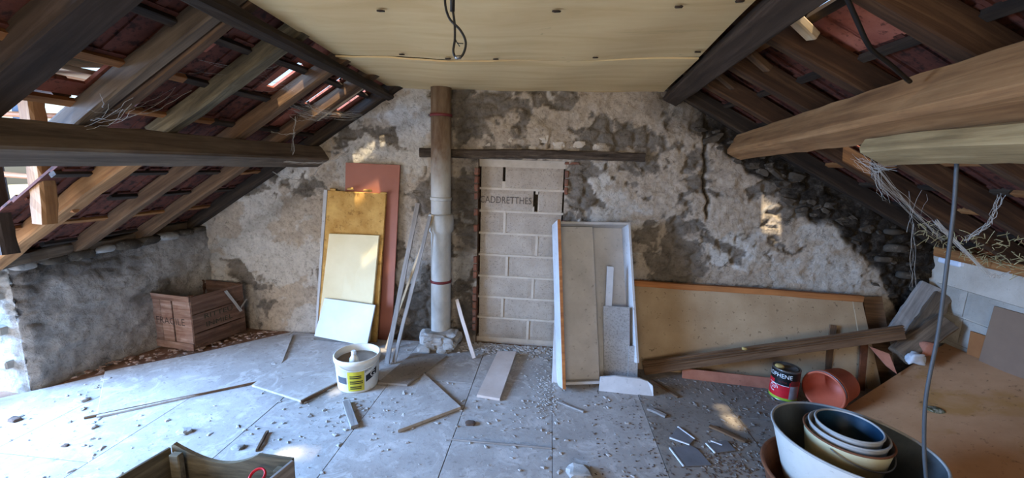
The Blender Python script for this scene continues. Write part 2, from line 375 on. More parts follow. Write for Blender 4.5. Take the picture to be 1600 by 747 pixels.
M['dust_fill'] = dusty('dusty_fill', '7f7264', '9c8e7f', '655848', 10, 30, 1, .5)
M['yellow'] = plain('yellow_label', 'd2c63c', .5)
M['black'] = plain('black_print', '141311', .45)
M['ink'] = plain('faded_ink', '463730', .9)
M['ink_block'] = plain('grey_stencil_ink', '625953', 1)
M['ink_green'] = plain('faded_green_ink', '33331f', .9)
M['white_print'] = plain('white_print', 'e8e6e2', .5)
M['red'] = plain('red_print', 'd21f2b', .4)
M['red_dark'] = plain('dark_red_print', '7d2a26', .45)
M['grey_print'] = dusty('grey_info_print', '8a807c', 'a0979a', '6a605e', 20, 60, .5, 0)
M['lime_green'] = plain('green_print', '9cb83a', .45)
M['tin'] = plain('tin_metal', '8c8a86', .35, .8)
M['tin_lid'] = dusty('dirty_lid', '3a342e', '55504a', '8a8378', 15, 40, .6, .3)
M['resin'] = plain('dried_yellow_foam', 'b59a5c', .8)
M['orange_plastic'] = dusty('orange_plastic', 'b0543a', 'c4694c', '8a4630', 4, 30, .5, .05, (.66, .8))
M['enamel'] = dusty('chipped_enamel', 'b5aea2', 'c9c3b7', '8a7f72', 4, 40, .45, .1, (.62, .75))
M['zinc'] = dusty('dull_zinc', '4c5254', '6b7173', '3a3e3f', 5, 30, .5, .15, (.6, .75), .5)
M['rust'] = dusty('rusty_iron', '4a2c1c', '7a4a2e', '2c1b12', 8, 30, .85, .5)
M['enamel_yellow'] = dusty('pale_yellow_enamel', 'bdb28a', 'd0c7a2', '8c8a7a', 4, 30, .4, .1, (.62, .75))
M['enamel_grey'] = dusty('grey_enamel', '8d8a84', 'a8a59e', '6b5c4c', 5, 30, .45, .1)
M['enamel_blue'] = dusty('dark_blue_enamel', '0f2230', '1d3c52', '0c1216', 5, 20, .35, .1)
M['web'] = None
def web():
    n = N('cobweb_silk'); n.b.inputs['Alpha'].default_value = .4; return n.done(lin('cfc9bd'), 1, 0, 0)
M['web'] = web()
M['straw'] = wood('straw', '8a7a50', 'b5a576', 'd0c296')
M['chip'] = dusty('plaster_chip', '9b948c', 'b9b3ab', '77706a', 30, 60, 1, .2)
M['chip_dusty'] = dusty('dusty_crumb', '6f675e', '8f867c', '4c453d', 30, 60, 1, .2)
M['moss'] = dusty('dry_moss', '3a3a26', '6a6a4c', 'a8a494', 20, 40, 1, .8, (.5, .6))
M['ground'] = dusty('far_ground', '8f9580', 'b3b5a2', '77805f', .2, 2, 1, 0)
M['chunk_dark'] = dusty('dark_rubble', '4a3c34', '6e5c50', '2e241e', 15, 40, 1, .5)
M['crumb'] = dusty('earth_crumb', '7a5d4c', '9c8272', 'b0a498', 8, 30, 1, .4, (.5, .65))
M['terracotta'] = dusty('terracotta_shard', '8f5a46', 'ab735c', '6b4435', 8, 30, .95, .4)
M['glass_dust'] = dusty('dusty_glass', '5f5f61', '77777a', '494848', 6, 40, .5, .1)
M['glass_edge'] = plain('white_glass_edge', 'dcdfe2', .4)
M['slate'] = dusty('slate', '3f444a', '5a6067', '2c3034', 6, 30, .8, .2)
M['render'] = plain('plain_render', '9a948b', .95)
M['cloth'] = dusty('plastic_bag', 'a9adb0', 'c5c9cc', '7d8082', 9, 30, .6, .3)

# ------------------------------------------------------------------ the roof planes (rafter undersides)
SLL, CL = .64, 3.03        # left:  z = CL + SLL x
SLR, CRr = .525, 2.67      # right: z = CRr - SLR x
zl = lambda x: CL+SLL*x
zr = lambda x: CRr-SLR*x
TL, TR = .118, .145        # tiles lie this much higher
RIDGE = (CRr+TR-CL-TL)/(SLL+SLR)
ZRIDGE = CL+TL+SLL*RIDGE
DY = 3.5                   # gable plane

# ------------------------------------------------------------------ floor
flo = struct(prism('floor', [(-4.6, -3.1), (3.3, -3.1), (3.3, 3.75), (-4.6, 3.75)], -.12, -.02, M['earth']))
def clip(poly, a, b, c): # keep a x + b y <= c
    out = []
    for i in range(len(poly)):
        p, q = poly[i], poly[(i+1) % len(poly)]; dp, dq = a*p[0]+b*p[1]-c, a*q[0]+b*q[1]-c
        if dp <= 0: out.append(p)
        if dp*dq < 0: t = dp/(dp-dq); out.append((p[0]+(q[0]-p[0])*t, p[1]+(q[1]-p[1])*t))
    return out
xs = [-4.16, -3.55, -2.94, -2.35, -1.745, -1.12, -.51, .08, .70, 1.31, 1.92, 2.53, 3.1]
yj = {0: [.6], 1: [1.2], 2: [1.70], 3: [.5, 2.75], 4: [2.10], 5: [.9, 2.78], 6: [2.14], 7: [1.0, 2.95], 8: [1.75], 9: [2.62], 10: [1.4], 11: [2.2]}
ea = (-2.28+3.42, 3.54-2.265); en = (-ea[1], ea[0]); ec = en[0]*-3.42+en[1]*2.265
for i in range(len(xs)-1):
    ys = [-3.0]+yj[i]+[3.44]
    for j in range(len(ys)-1):
        g = .0022
        poly = [(xs[i]+g, ys[j]+g), (xs[i+1]-g, ys[j]+g), (xs[i+1]-g, ys[j+1]-g), (xs[i]+g, ys[j+1]-g)]
        poly = clip(poly, en[0], en[1], ec)
        if i == 0: pass
        if len(poly) < 3: continue
        dz = random.uniform(-.0015, .0015)
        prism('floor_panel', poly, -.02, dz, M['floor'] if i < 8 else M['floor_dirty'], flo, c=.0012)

# ------------------------------------------------------------------ rubble walls
def attach(o, **attrs):
    for k, a in attrs.items():
        at_ = o.data.attributes.new(k, 'FLOAT', 'POINT'); at_.data.foreach_set('value', np.asarray(a, dtype=np.float32))
def grid_obj(name, P, keep, mat, parent=None, attrs=None):
    nu, nv = P.shape[:2]; idx = np.arange(nu*nv).reshape(nu, nv)
    q = np.stack([idx[:-1, :-1], idx[1:, :-1], idx[1:, 1:], idx[:-1, 1:]], -1)[keep]
    used = np.unique(q); mp = np.full(nu*nv, -1); mp[used] = np.arange(len(used))
    o = obj(name, P.reshape(-1, 3)[used].tolist(), mp[q].tolist(), mat, parent, smooth=True)
    if attrs: attach(o, **{k: v.reshape(-1)[used] for k, v in attrs.items()})
    return o
def rubble(u, v, coat, sd, amp=1.0):
    f1, f2, _ = worley(u*6.5+.35*fbm(u*3, v*3, u*0, 3, sd), v*11+.35*fbm(u*3, v*3, u*0+4, 3, sd), sd)
    st = sstep(.02, .35, f2-f1)
    flake = fbm(u*9, v*11, u*0+2, 5, sd+20)
    terr = np.round(flake*4)/4*.5+flake*.5
    return amp*(.022*fbm(u*1.3, v*1.3, u*0, 3, sd+3)+(1-coat)*(.020*st-.012)+coat*(.010+.004*terr)+.011*fbm(u*17, v*20, u*0, 4, sd+9)+.006*flake)
D0 = (-.622, .118, .0, 1.655)     # walled-up doorway x0,x1,z0,z1
STEP = .0125
gx = np.arange(-3.5, 3.26, STEP); gz = np.arange(-.06, 2.86, STEP)
gx[np.argmin(abs(gx-D0[0]))] = D0[0]; gx[np.argmin(abs(gx-D0[1]))] = D0[1]; gz[np.argmin(abs(gz-D0[3]))] = D0[3]
X, Z = np.meshgrid(gx, gz, indexing='ij')
top = np.minimum(CL+TL+.01+SLL*gx, CRr+TR+.01-SLR*gx)[:, None]
keep = (Z[:-1, :-1] < np.maximum(top[:-1], top[1:])) & ~((X[:-1, :-1] >= D0[0]-1e-4) & (X[1:, 1:] <= D0[1]+1e-4) & (Z[1:, 1:] <= D0[3]+1e-4))
Zc = np.minimum(Z, top)
dl = (CL+SLL*X-Z); dr = (CRr-SLR*X-Z)
wx = .12*fbm(X*5, Z*5, X*0+3, 4, 35); wz = .12*fbm(X*5, Z*5, X*0+8, 4, 36)
m0 = .8*fbm((X+wx)*3.4, (Z+wz)*3.8, X*0, 6, 31)+.45*fbm((X+wx)*13, (Z+wz)*15, X*0, 4, 33)
bias = .30*sstep(-.9, -1.4, X)+.12*sstep(-1, 1.0, X)+.35*sstep(1.2, 1.5, X)-.55*sstep(.75, .85, X)*sstep(1.2, 1.05, X)*sstep(1.3, 1.15, Z)
coat = sstep(-.09, .02, m0+bias-.02)
lime = sstep(.0, .14, fbm((X+wx)*2.6, (Z+wz)*3.1, X*0+5, 6, 41)+.2*fbm((X+wx)*17, (Z+wz)*17, X*0, 3, 42)+.35*sstep(-1.2, -1.7, X)+.55*sstep(1.25, 1.6, X)*sstep(.5, .75, Z)*sstep(1.6, 1.3, Z)-.28)*coat*.8
wd = fbm(X*4, Z*4, X*0, 4, 51)
band = .17+.17*sstep(1.2, 2.4, X)+.25*sstep(2.6, 2.95, X)+.4*sstep(2.75, 3.05, X)
soot_shade = sstep(.06, -.04, dr-band+.12*wd)*sstep(1.0, 1.25, X+.1*wd)
soot_shade = np.maximum(soot_shade, .55*sstep(.35, .1, dr+.1*wd)*sstep(.5, .9, X))
crk = np.exp(-((X-1.22-.05*fbm(X*0, Z*4, X*0, 3, 61)-.08*(1.95-Z))/.011)**2)*sstep(1.15, 1.3, Z)*sstep(2.05, 1.95, Z)
soot_shade = np.maximum(soot_shade, crk)
stain_shade = .45*np.exp(-((dl-.30)/.075)**2)*sstep(-.7, -1.0, X)*(.7+.5*wd)+.85*sstep(-.6, -.66, X)*sstep(-.85, -.77, X)*sstep(2.3, 1.7, Z)*(.8+.5*wd)+.9*sstep(-1.3, -1.2, X+.1*wd)*sstep(-.95, -1.02, X)*sstep(.75, .5, Z+.2*wd)  # eave stain; dark rubble with painted pipe shadow; painted shade behind the laths
soot_shade = np.clip(np.maximum(soot_shade, stain_shade*.75), 0, 1)
coat = coat*(1-sstep(.4, .8, soot_shade))
disp = rubble(X, Z, coat, 5)+.018*soot_shade*fbm(X*14, Z*14, X*0, 3, 71)-.05*crk
disp = disp + .012*sstep(.0, .3, fbm(X*7, Z*7, X*0, 3, 77))*sstep(1.7, 1.75, Z)*sstep(-.8, -.6, X)*sstep(1.2, 1.0, X)
ed = np.minimum.reduce([abs(X-D0[0])+5*(Z > D0[3]+.02), abs(X-D0[1])+5*(Z > D0[3]+.02), abs(Z-D0[3])+5*((X < D0[0]-.02) | (X > D0[1]+.02))])
disp = disp*sstep(0, .03, ed)
P = np.stack([X, DY-disp, Zc], -1)
wb = struct(grid_obj('wall_back', P, keep, M['wall'], None, dict(coat=coat, lime=lime, soot_shade=soot_shade)))
obj('wall_core', [(-3.6, 3.72, -.1), (3.4, 3.72, -.1), (3.4, 3.72, .7), (RIDGE, 3.72, 2.9), (-3.6, 3.72, .8)], [(0, 1, 2, 3, 4)], M['stone_dark'], wb)
# door jambs
for s, x in ((1, D0[0]), (-1, D0[1])):
    V = [(x, DY, -.05), (x, DY+.16, -.05), (x, DY+.16, D0[3]), (x, DY, D0[3])]
    obj('jamb', V, [(0, 1, 2, 3)], M['brown_wood'], wb)
z = .05
while z < 1.58:
    h = .06
    if random.random() < .62: box('brick', (.035, .09, h), Matrix.Translation((D0[0]-.012, DY+.02, z+h/2)) @ Matrix.Rotation(random.uniform(-.06, .06), 4, 'Y'), M['brick'], wb, .006)
    if random.random() < .5 and z > 1.1: box('brick', (.03, .09, h), Matrix.Translation((D0[1]+.012, DY+.028, z+h/2)) @ Matrix.Rotation(random.uniform(-.06, .06), 4, 'Y'), M['brick'], wb, .006)
    z += .07
box('brick', (.12, .08, .022), (D0[1]+.05, DY+.03, 1.64), M['brick'], wb, .004)
# block courses
def rough_block(name, x0, x1, z0, z1, yf, mat, parent, sd):
    nx, nz = max(4, int((x1-x0)/.04)), 6
    u = np.linspace(0, 1, nx+1); v = np.linspace(0, 1, nz+1); U, Vv = np.meshgrid(u, v, indexing='ij')
    xx, zz = x0+(x1-x0)*U, z0+(z1-z0)*Vv
    e = np.minimum.reduce([U*(x1-x0), (1-U)*(x1-x0), Vv*(z1-z0), (1-Vv)*(z1-z0)])
    yy = yf+.006*(1-sstep(0, .012, e))+.002*fbm(xx*15, zz*15, xx*0, 3, sd)
    V = np.stack([xx, yy, zz], -1).reshape(-1, 3).tolist(); n = nz+1
    Fc = [(i*n+j, (i+1)*n+j, (i+1)*n+j+1, i*n+j+1) for i in range(nx) for j in range(nz)]
    loop = [i*n for i in range(nx+1)]+[nx*n+j for j in range(1, n)]+[i*n+nz for i in range(nx-1, -1, -1)]+[j for j in range(nz-1, 0, -1)]
    b0 = len(V)
    for k in loop: V.append((V[k][0], yf+.1, V[k][2]))
    L = len(loop); Fc += [(loop[(k+1) % L], loop[k], b0+k, b0+(k+1) % L) for k in range(L)]+[tuple(b0+k for k in range(L))[::-1]]
    return obj(name, V, Fc, mat, parent)
YB = DY+.055; pz = .1965; zb0 = .035
splits = [[-.15], [-.39], [-.12], [-.36], [-.10], [-.39], [-.115], [-.40]]
mort = []
def qbox(V, Fc, a, b):
    n = len(V); V += [(a[0], a[1], a[2]), (b[0], a[1], a[2]), (b[0], b[1], a[2]), (a[0], b[1], a[2]), (a[0], a[1], b[2]), (b[0], a[1], b[2]), (b[0], b[1], b[2]), (a[0], b[1], b[2])]
    Fc += [tuple(n+k for k in f) for f in ((3, 2, 1, 0), (4, 5, 6, 7), (0, 1, 5, 4), (1, 2, 6, 5), (2, 3, 7, 6), (3, 0, 4, 7))]
MV, MF = [], []
for r in range(8):
    z0, z1 = zb0+r*pz, zb0+(r+1)*pz-.012
    cuts = [D0[0]+.012]+splits[r]+[D0[1]-.008]
    for k in range(len(cuts)-1):
        a, b = cuts[k]+.006, cuts[k+1]-.006
        if r == 6 and k == 0: b = -.146           # the gap where a block end has broken out
        if r == 6 and k == 1: a = -.098
        if r == 7 and k == 0: b -= .012
        bo = rough_block('concrete_block', a, b, z0, z1, YB+random.uniform(-.003, .003), M['concrete'], wb, r*7+k)
        if r == 6 and k == 0:
            Vt, Ft = text_mesh('CADDRETTHES', .085); c0 = Vector(((a+b)/2-.01, YB-.005, (z0+z1)/2))
            obj('lettering', [(c0.x+p.x*.78, c0.y, c0.z+p.y) for p in Vt], Ft, M['ink_block'], bo)
    qbox(MV, MF, (D0[0]+.004, YB-.001, z1-.003), (D0[1], YB+.08, z1+.015))
    for s in splits[r]:
        if r == 6: 
            qbox(MV, MF, (-.150, YB+.004, z0), (-.135, YB+.08, z0+.045)); qbox(MV, MF, (-.128, YB+.006, z1-.03), (-.096, YB+.08, z1)); qbox(MV, MF, (-.105, YB+.006, z0), (-.092, YB+.08, z1)); continue
        if r == 7: qbox(MV, MF, (s-.02, YB+.004, z0), (s+.007, YB+.08, z0+.06)); continue
        qbox(MV, MF, (s-.011, YB-.001, z0), (s+.011, YB+.08, z1))
qbox(MV, MF, (D0[0], YB-.004, zb0+8*pz-.012), (D0[1], YB+.08, D0[3]))
qbox(MV, MF, (D0[0], YB+.0, -.03), (D0[1], YB+.08, zb0))
obj('mortar', MV, MF, M['mortar'], wb)
beam('lintel', (-1.12, DY-.005, 1.700), (.745, DY-.005, 1.698), .12, .078, M['lintel'], wb, wob=.010, c=.012, taper=.88, seg=40)
# rough stones over the lintel and in the sooty verge
for (px, py, r) in [(793, 218, .04), (845, 216, .05), (873, 228, .045), (905, 226, .04), (832, 232, .03), (760, 224, .03), (935, 230, .035)]:
    p = Yp(px, py, DY-.01); blob('stone', Matrix.Translation(p), r, M['mortar'], wb, px, (1.3, .5, .8), .5, 3, False)
for k in range(46):
    x = 1.2+1.75*(k+.5)/46+random.uniform(-.05, .05); d = .06+random.random()*(.14+.12*(x > 1.9)+.25*(x > 2.6))
    r = random.uniform(.022, .048)
    blob('stone', Matrix.Translation((x, DY-.002, zr(x)-d)) @ Matrix.Rotation(random.uniform(-.4, .6), 4, 'Y'), r, M['stone_dark'], wb, k+11, (random.uniform(1.1, 1.8), .7, random.uniform(.5, .8)), .55, 2, False)
for (px, py, r) in [(1396, 362, .05), (1400, 388, .07), (1380, 405, .05), (1418, 430, .06), (1437, 452, .05)]:
    p = Yp(px, py, DY-.03); blob('stone', Matrix.Translation(p), r, M['stone'] if px == 1395 else M['stone_dark'], wb, px, (1.5, .8, .55), .3)
# left low wall: inner face, lit end (reveal of the opening), top
A0, A1 = Vector((-3.45, 2.24, 0)), Vector((-3.17, 3.56, 0)); LW = (A1-A0).length; ad = (A1-A0)/LW; an = Vector((ad.y, -ad.x, 0))
us = np.arange(-.62, LW+.001, .0125); vs = np.arange(-.05, .985, .0125); U, Vv = np.meshgrid(us, vs, indexing='ij')
ktop = .86+.09*sstep(0, 1.3, U)+.03*fbm(U*4, U*0, U*0, 3, 3)
Vc = np.minimum(Vv, ktop)
co = sstep(-.3, .0, fbm(U*2.2, Vv*2.2, U*0, 5, 81)+.12-.5*sstep(.62, .85, Vv))
li = sstep(.2, .5, fbm(U*2, Vv*2, U*0, 4, 85))*co*.6+.75*(U < .0)
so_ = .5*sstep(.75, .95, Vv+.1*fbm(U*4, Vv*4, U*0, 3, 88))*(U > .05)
dk = rubble(U, Vv, co, 91, 1.0); dk = dk-.02*sstep(.06, .0, abs(U))
bx = np.where(U < 0, A0.x+0*U, A0.x+ad.x*U); by = np.where(U < 0, A0.y+0*U, A0.y+ad.y*U)
nxx = np.where(U < 0, 0, an.x); nyy = np.where(U < 0, -1, an.y)
bx = np.where(U < 0, A0.x+U, bx)
kp = (Vv[:-1, :-1] < np.maximum(ktop[:-1, :-1], ktop[1:, 1:]))
P = np.stack([bx+nxx*dk, by+nyy*dk, Vc], -1)
wl = struct(grid_obj('wall_left', P, kp, M['knee'], None, dict(coat=co, lime=np.clip(li, 0, 1), soot_shade=so_)))
obj('wall_top', [(-4.07, 2.25, .85), (-3.46, 2.25, .85), (-3.19, 3.55, .93), (-4.07, 3.55, .93)], [(0, 1, 2, 3)], M['stone_dark'], wl)
for k in range(9): blob('stone', Matrix.Translation((-3.42+.028*k+random.uniform(-.03, .01), 2.3+.145*k, .86+.01*k)), random.uniform(.05, .085), M['stone_dark'] if k % 3 else M['stone'], wl, k+140, (1, 1.3, .55), .35)
beam('wall_plate', (-3.42, 2.1, .90), (-3.36, 3.45, .97), .13, .08, M['beam_grey'], wl, wob=.02)
for i in range(3): box('brick', (.21, .1, .055), Matrix.Translation((-3.62, 2.235, .2+.24*i)) @ Matrix.Rotation(.06*i, 4, 'Y'), M['white_block'], wl, .008)
# left wall behind the viewer, rear wall with an opening added for the fill lamp, right wall
def slab(name, a, b, mat, parent=None):
    V, Fc = [], []; qbox(V, Fc, a, b); return obj(name, V, Fc, mat, parent)
struct(slab('wall_left_rear', (-3.75, -3.1, -.05), (-3.45, -.1, 1.05), M['render']))
wf = struct(slab('wall_front', (-3.7, -3.25, -.05), (3.3, -3.05, .85), M['render']))
slab('wall_pier', (-3.7, -3.25, .85), (-1.75, -3.05, 2.9), M['render'], wf)
slab('wall_pier', (1.2, -3.25, .85), (3.3, -3.05, 2.9), M['render'], wf)
slab('wall_head', (-1.75, -3.25, 2.3), (1.2, -3.05, 2.9), M['render'], wf)
RX = 3.07
wr = struct(slab('wall_right', (RX+.012, -3.1, -.1), (RX+.2, 3.62, 1.02), M['mortar']))
rows = [(.0, .195, .25), (.2, .395, 0), (.4, .595, .25), (.605, .80, 0.02)]
for z0, z1, off in rows:
    y = 3.44-off*.9
    ys = [3.44] if off > .1 else []
    e = 3.44; first = .26 if off > .1 else .5
    while e > .6:
        L = first if e == 3.44 else .5
        if abs(z0-.605) < .01 and e == 3.44: L = .25
        bo = rough_block('concrete_block', -L/2+.004, L/2-.004, -(z1-z0)/2, (z1-z0)/2, -.0, M['white_block'], wr, int(e*10))
        Mx = Matrix.Translation((RX-.002, e-L/2, (z0+z1)/2)) @ Matrix.Rotation(-math.pi/2, 4, 'Z'); place(bo, Mx, wr); e -= L
y = 3.44
for k in range(7):
    L = random.uniform(.18, .34); blob('stone', Matrix.Translation((RX+.06, y-L/2, .895)), L*.42, M['white_block'] if k != 2 else M['stone'], wr, 200+k, (.45, 1.15, .55), .25); y -= L
box('stone', (.1, .18, .045), (RX+.03, 3.36, .985), M['white_clean'], wr, .01)
beam('wall_plate', (RX+.03, 3.46, 1.055), (RX+.03, .2, 1.03), .14, .075, M['rafter_orange'], wr, wob=.01)

# ------------------------------------------------------------------ roof: rafters, battens, tiles
def tile_mesh(L, Wd):
    V, Fc = [], []
    qbox(V, Fc, (0, 0, .004), (L, Wd, .016)); qbox(V, Fc, (0, .012, -.006), (L, .032, .006)); qbox(V, Fc, (0, Wd*.5-.02, -.004), (L, Wd*.5+.02, .006))
    qbox(V, Fc, (L-.05, .03, -.008), (L-.03, Wd-.03, .006)); return V, Fc
def roof(side, yr0, yr1, x_in, x_out, holes, skip):
    """tiles and battens on one slope, rows counted from the ridge side down; u runs down the slope"""
    sg = -1 if side == 'left' else 1; sl_ = SLL if side == 'left' else SLR
    th = math.atan(sl_); c, s = math.cos(th), math.sin(th)
    root = struct(empty('roof_'+side))
    down = Vector((sg*c, 0, -s)); yv = Vector((0, 1, 0)) if side == 'right' else Vector((0, -1, 0)); nrm = down.cross(yv)
    if nrm.z < 0: yv = -yv; nrm = down.cross(yv)
    zt = (lambda x: CL+TL+SLL*x) if side == 'left' else (lambda x: CRr+TR-SLR*x)
    pit = .30; wp = .235
    V, Fc = tile_mesh(pit+.04, wp+.012); me = None
    ULEN = abs(x_out-x_in)/c; nr = int(math.ceil(ULEN/pit)); ncol = int(math.ceil((yr1-yr0)/wp))
    for r in range(nr):
        for k in range(ncol):
            y = yr1-(k+1)*wp; u0 = r*pit; x = x_in+sg*u0*c; xm = x+sg*pit*.5*c
            if skip(xm, y+wp/2): continue
            def M_at(x, y, jit=True):
                Oo = Vector((x, y if yv.y > 0 else y+wp, zt(x)))
                R = Matrix.Rotation(.035, 4, Vector((0, 1, 0))) @ Matrix.Rotation(random.uniform(-.012, .012) if jit else 0, 4, 'X')
                return frame(Oo, down, yv, nrm) @ R
            xa, xb = sorted((x, x+sg*pit*c)); hit = [h for h in holes if not (h[1] <= xa+.005 or h[0] >= xb-.005 or h[3] <= y+.002 or h[2] >= y+wp-.002)]
            if hit:
                h = hit[0]; ya, yb = max(h[2], y), min(h[3], y+wp); ha, hb = max(h[0], xa), min(h[1], xb)
                for (p, q, m, n_) in ((xa, xb, y, ya), (xa, xb, yb, y+wp), (xa, ha, ya, yb), (hb, xb, ya, yb)):
                    if q-p < .012 or n_-m < .012: continue
                    x0 = q if side == 'left' else p
                    Vc_, Fc_ = [], []; qbox(Vc_, Fc_, (-.01, -.004, .0), ((q-p)/c+.01, (n_-m)+.004, .014))
                    obj('roof_tile', Vc_, Fc_, M['tile_light'], root, frame(Vector((x0, m if yv.y > 0 else n_, zt(x0))), down, yv, nrm))
                continue
            if me is None: me = obj('roof_tile', V, Fc, M['tile'], root, M_at(x, y))
            else: dup(me, M_at(x, y), root)
        # batten under the upper edge of each row
        xb = x_in+sg*(r*pit+.03)*c
        ya = yr0
        while ya < yr1-.05:
            Lb = min(random.uniform(1.0, 1.5), yr1-ya)
            if not skip(xb, ya+Lb*.5): 
                p = Vector((xb, ya, zt(xb)))-nrm*.022
                beam('batten', p, p+Vector((0, Lb-.004, 0)), .038, .026, M['rafter_orange'] if random.random() < .35 else M['rafter_old'], root, up=nrm, wob=.006, seg=4, c=.003)
            ya += Lb
    return root
DORM = (0.0, 2.02)  # dormer between these y
skipL = lambda x, y: x < -2.08 and y < 2.02
holesL = [(-1.75, -1.52, 2.445, 2.515), (-1.80, -1.50, 2.91, 2.955), (-1.78, -1.52, 3.14, 3.21), (-1.77, -1.47, 3.28, 3.37), (-1.68, -1.5, 1.10, 1.20), (-1.98, -1.80, 1.42, 1.64), (-1.80, -1.66, 1.75, 1.86)]
holesR = [(.93, 1.06, 1.68, 1.93), (1.62, 1.80, 3.20, 3.31), (1.80, 2.05, 2.835, 2.885), (1.9, 2.15, 1.965, 1.995)]
rl = roof('left', .9, 3.56, RIDGE+.02, -3.75, holesL, skipL)
rr = roof('right', .9, 3.56, RIDGE-.02, 3.5, holesR, lambda x, y: False)
# covering over the part of the attic behind the viewer
def cover(parent, side, y0, y1, xa, xb):
    zt = (lambda x: CL+TL+SLL*x+.01) if side == 'left' else (lambda x: CRr+TR-SLR*x+.01)
    V = [(xa, y0, zt(xa)), (xb, y0, zt(xb)), (xb, y1, zt(xb)), (xa, y1, zt(xa))]; V += [(a, b, c+.03) for a, b, c in V]
    obj('roof_cover', V, [(0, 1, 2, 3), (7, 6, 5, 4), (0, 4, 5, 1), (1, 5, 6, 2), (2, 6, 7, 3), (3, 7, 4, 0)], M['tile'], parent)
cover(rl, 'left', -3.3, .02, -3.8, RIDGE); cover(rl, 'left', .0, .92, -2.1, RIDGE); cover(rr, 'right', -3.3, .92, RIDGE, 3.5)
cap = prism('ridge_cap', [(RIDGE-.14, -3.3), (RIDGE+.14, -3.3), (RIDGE+.14, 3.6), (RIDGE-.14, 3.6)], ZRIDGE-.03, ZRIDGE+.07, M['tile'], rl)
def rafterL(yfar, wdt, dep, xa, xb, mat, wob=.008):
    n = Vector((-SLL, 0, 1)).normalized(); y = yfar-wdt/2
    a = Vector((xa, y, zl(xa)))+n*dep/2; b = Vector((xb, y, zl(xb)))+n*dep/2
    return beam('rafter', a, b, wdt, dep, mat, rl, up=n, wob=wob, c=.008)
rafterL(1.40, .14, .10, -2.16, -.5, M['beam_dark'], .006)
rafterL(1.765, .06, .088, -2.16, -.5, M['rafter']); rafterL(1.69, .055, .088, -2.16, -.9, M['beam_grey'])
rafterL(2.17, .10, .09, -3.5, -2.12, M['beam_warm']); rafterL(2.13, .075, .088, -2.118, -.5, M['mossy'])
rafterL(2.61, .075, .088, -3.5, -.5, M['rafter']); rafterL(3.04, .075, .088, -3.5, -.5, M['rafter']); rafterL(3.49, .08, .088, -3.5, -.5, M['rafter_old'])
def rafterR(yfar, wdt, dep, xa, xb, mat, wob=.006):
    n = Vector((SLR, 0, 1)).normalized(); y = yfar-wdt/2
    a = Vector((xa, y, zr(xa)))+n*dep/2; b = Vector((xb, y, zr(xb)))+n*dep/2
    return beam('rafter', a, b, wdt, dep, mat, rr, up=n, wob=wob, c=.006)
for yf, m in ((3.47, 'rafter_old'), (2.96, 'rafter_right'), (2.52, 'rafter_right'), (2.07, 'rafter_right'), (1.56, 'rafter_right'), (1.15, 'rafter_old')):
    rafterR(yf, .07, .11, 0.4, 3.3, M[m])
# short packing blocks nailed between the right-hand rafters
for px, py, yy in ((1245, 108, 1.9), (1180, 146, 2.35), (1365, 70, 1.45), (1130, 160, 2.8), (1500, 8, 1.25)):
    p = Yp(px, py, yy); n = Vector((SLR, 0, 1)).normalized(); p.z = zr(p.x)+.05
    box('packing_block', (.15, .05, .035), Matrix.Translation(p) @ Matrix.Rotation(math.atan(SLR), 4, 'Y') @ Matrix.Rotation(.35, 4, 'Z'), M['pale_wood'] if px == 1245 else M['rafter'], rr, .006)
# sunlit plank lying on the left slope near the wall, and insulation fluff at the right eave
n = Vector((-SLL, 0, 1)).normalized()
a = Vector((-1.83, 3.10, zl(-1.83)+.05)); b = Vector((-1.44, 3.10, zl(-1.44)+.05)); beam('board', a, b, .085, .018, M['pale_wood'], rl, up=n, wob=.002, c=.003)

# ------------------------------------------------------------------ dormer on the left, open towards the daylight
dm = struct(empty('dormer'))
for k in range(11):   # boards of the little roof, lit from below
    x0 = -3.75+k*.16; beam('roof_board', (x0+.1, .0, 2.03-.01*k+.01*random.random()), (x0+.1, 2.12, 2.03-.01*k+.01*random.random()),   .153, .02, M['pale_wood'] if k % 3 else M['rafter_orange'], dm, wob=.004, c=.003)
for y in (.1, .6, 1.1, 1.6): beam('dormer_rafter', (-3.7, y, 1.965), (-2.05, y, 1.87), .07, .09, M['rafter'], dm)
slab('dormer_cover', (-3.78, -.05, 2.06), (-1.7, 2.14, 2.08), M['tile'], dm)
p1 = Xp(78, 350, -2.80); p2 = Xp(14, 398, -3.12)
beam('stud', (-2.70, 1.945, 1.22), (-2.67, 1.955, 1.93), .085, .075, M['beam_warm'], dm, up=(0, 1, 0), wob=.006)
beam('stud', (-2.97, 1.93, 1.04), (-3.0, 1.95, 1.96), .10, .075, M['beam_dark'], dm, up=(0, 1, 0), wob=.01)
beam('stud', (-3.62, 1.99, .0), (-3.62, 1.99, 1.96), .10, .09, M['rafter'], dm, up=(0, 1, 0))
for zz in (1.28, 1.46, 1.62, 1.80): beam('batten', (-3.7, 2.13, zz+.02), (-2.35 if zz > 1.6 else -2.75, 2.13, zz-.01), .035, .03, M['new_wood'], dm, wob=.004, seg=4)
for k, (xa, za) in enumerate([(-3.55, 1.2), (-3.32, 1.38), (-2.95, 1.5), (-2.72, 1.66), (-3.0, 1.75), (-3.45, 1.7), (-2.5, 1.80)]):
    box('slate', (.2, .008, .3), Matrix.Translation((xa, 2.16, za)) @ Matrix.Rotation(random.uniform(-.05, .05), 4, 'Y'), M['slate'], dm, .002)
slab('dormer_cheek', (-4.1, -.12, .0), (-2.1, -.02, 2.05), M['render'], dm)
struct(slab('floor_bounce_slab', (-6.2, -1.5, -.3), (-4.17, 3.9, -.03), M['white_block']))  # unseen pale slab outside, added to bounce sunlight through the dormer

struct(slab('ground', (-90, -60, -4.2), (60, 90, -4.0), M['ground']))

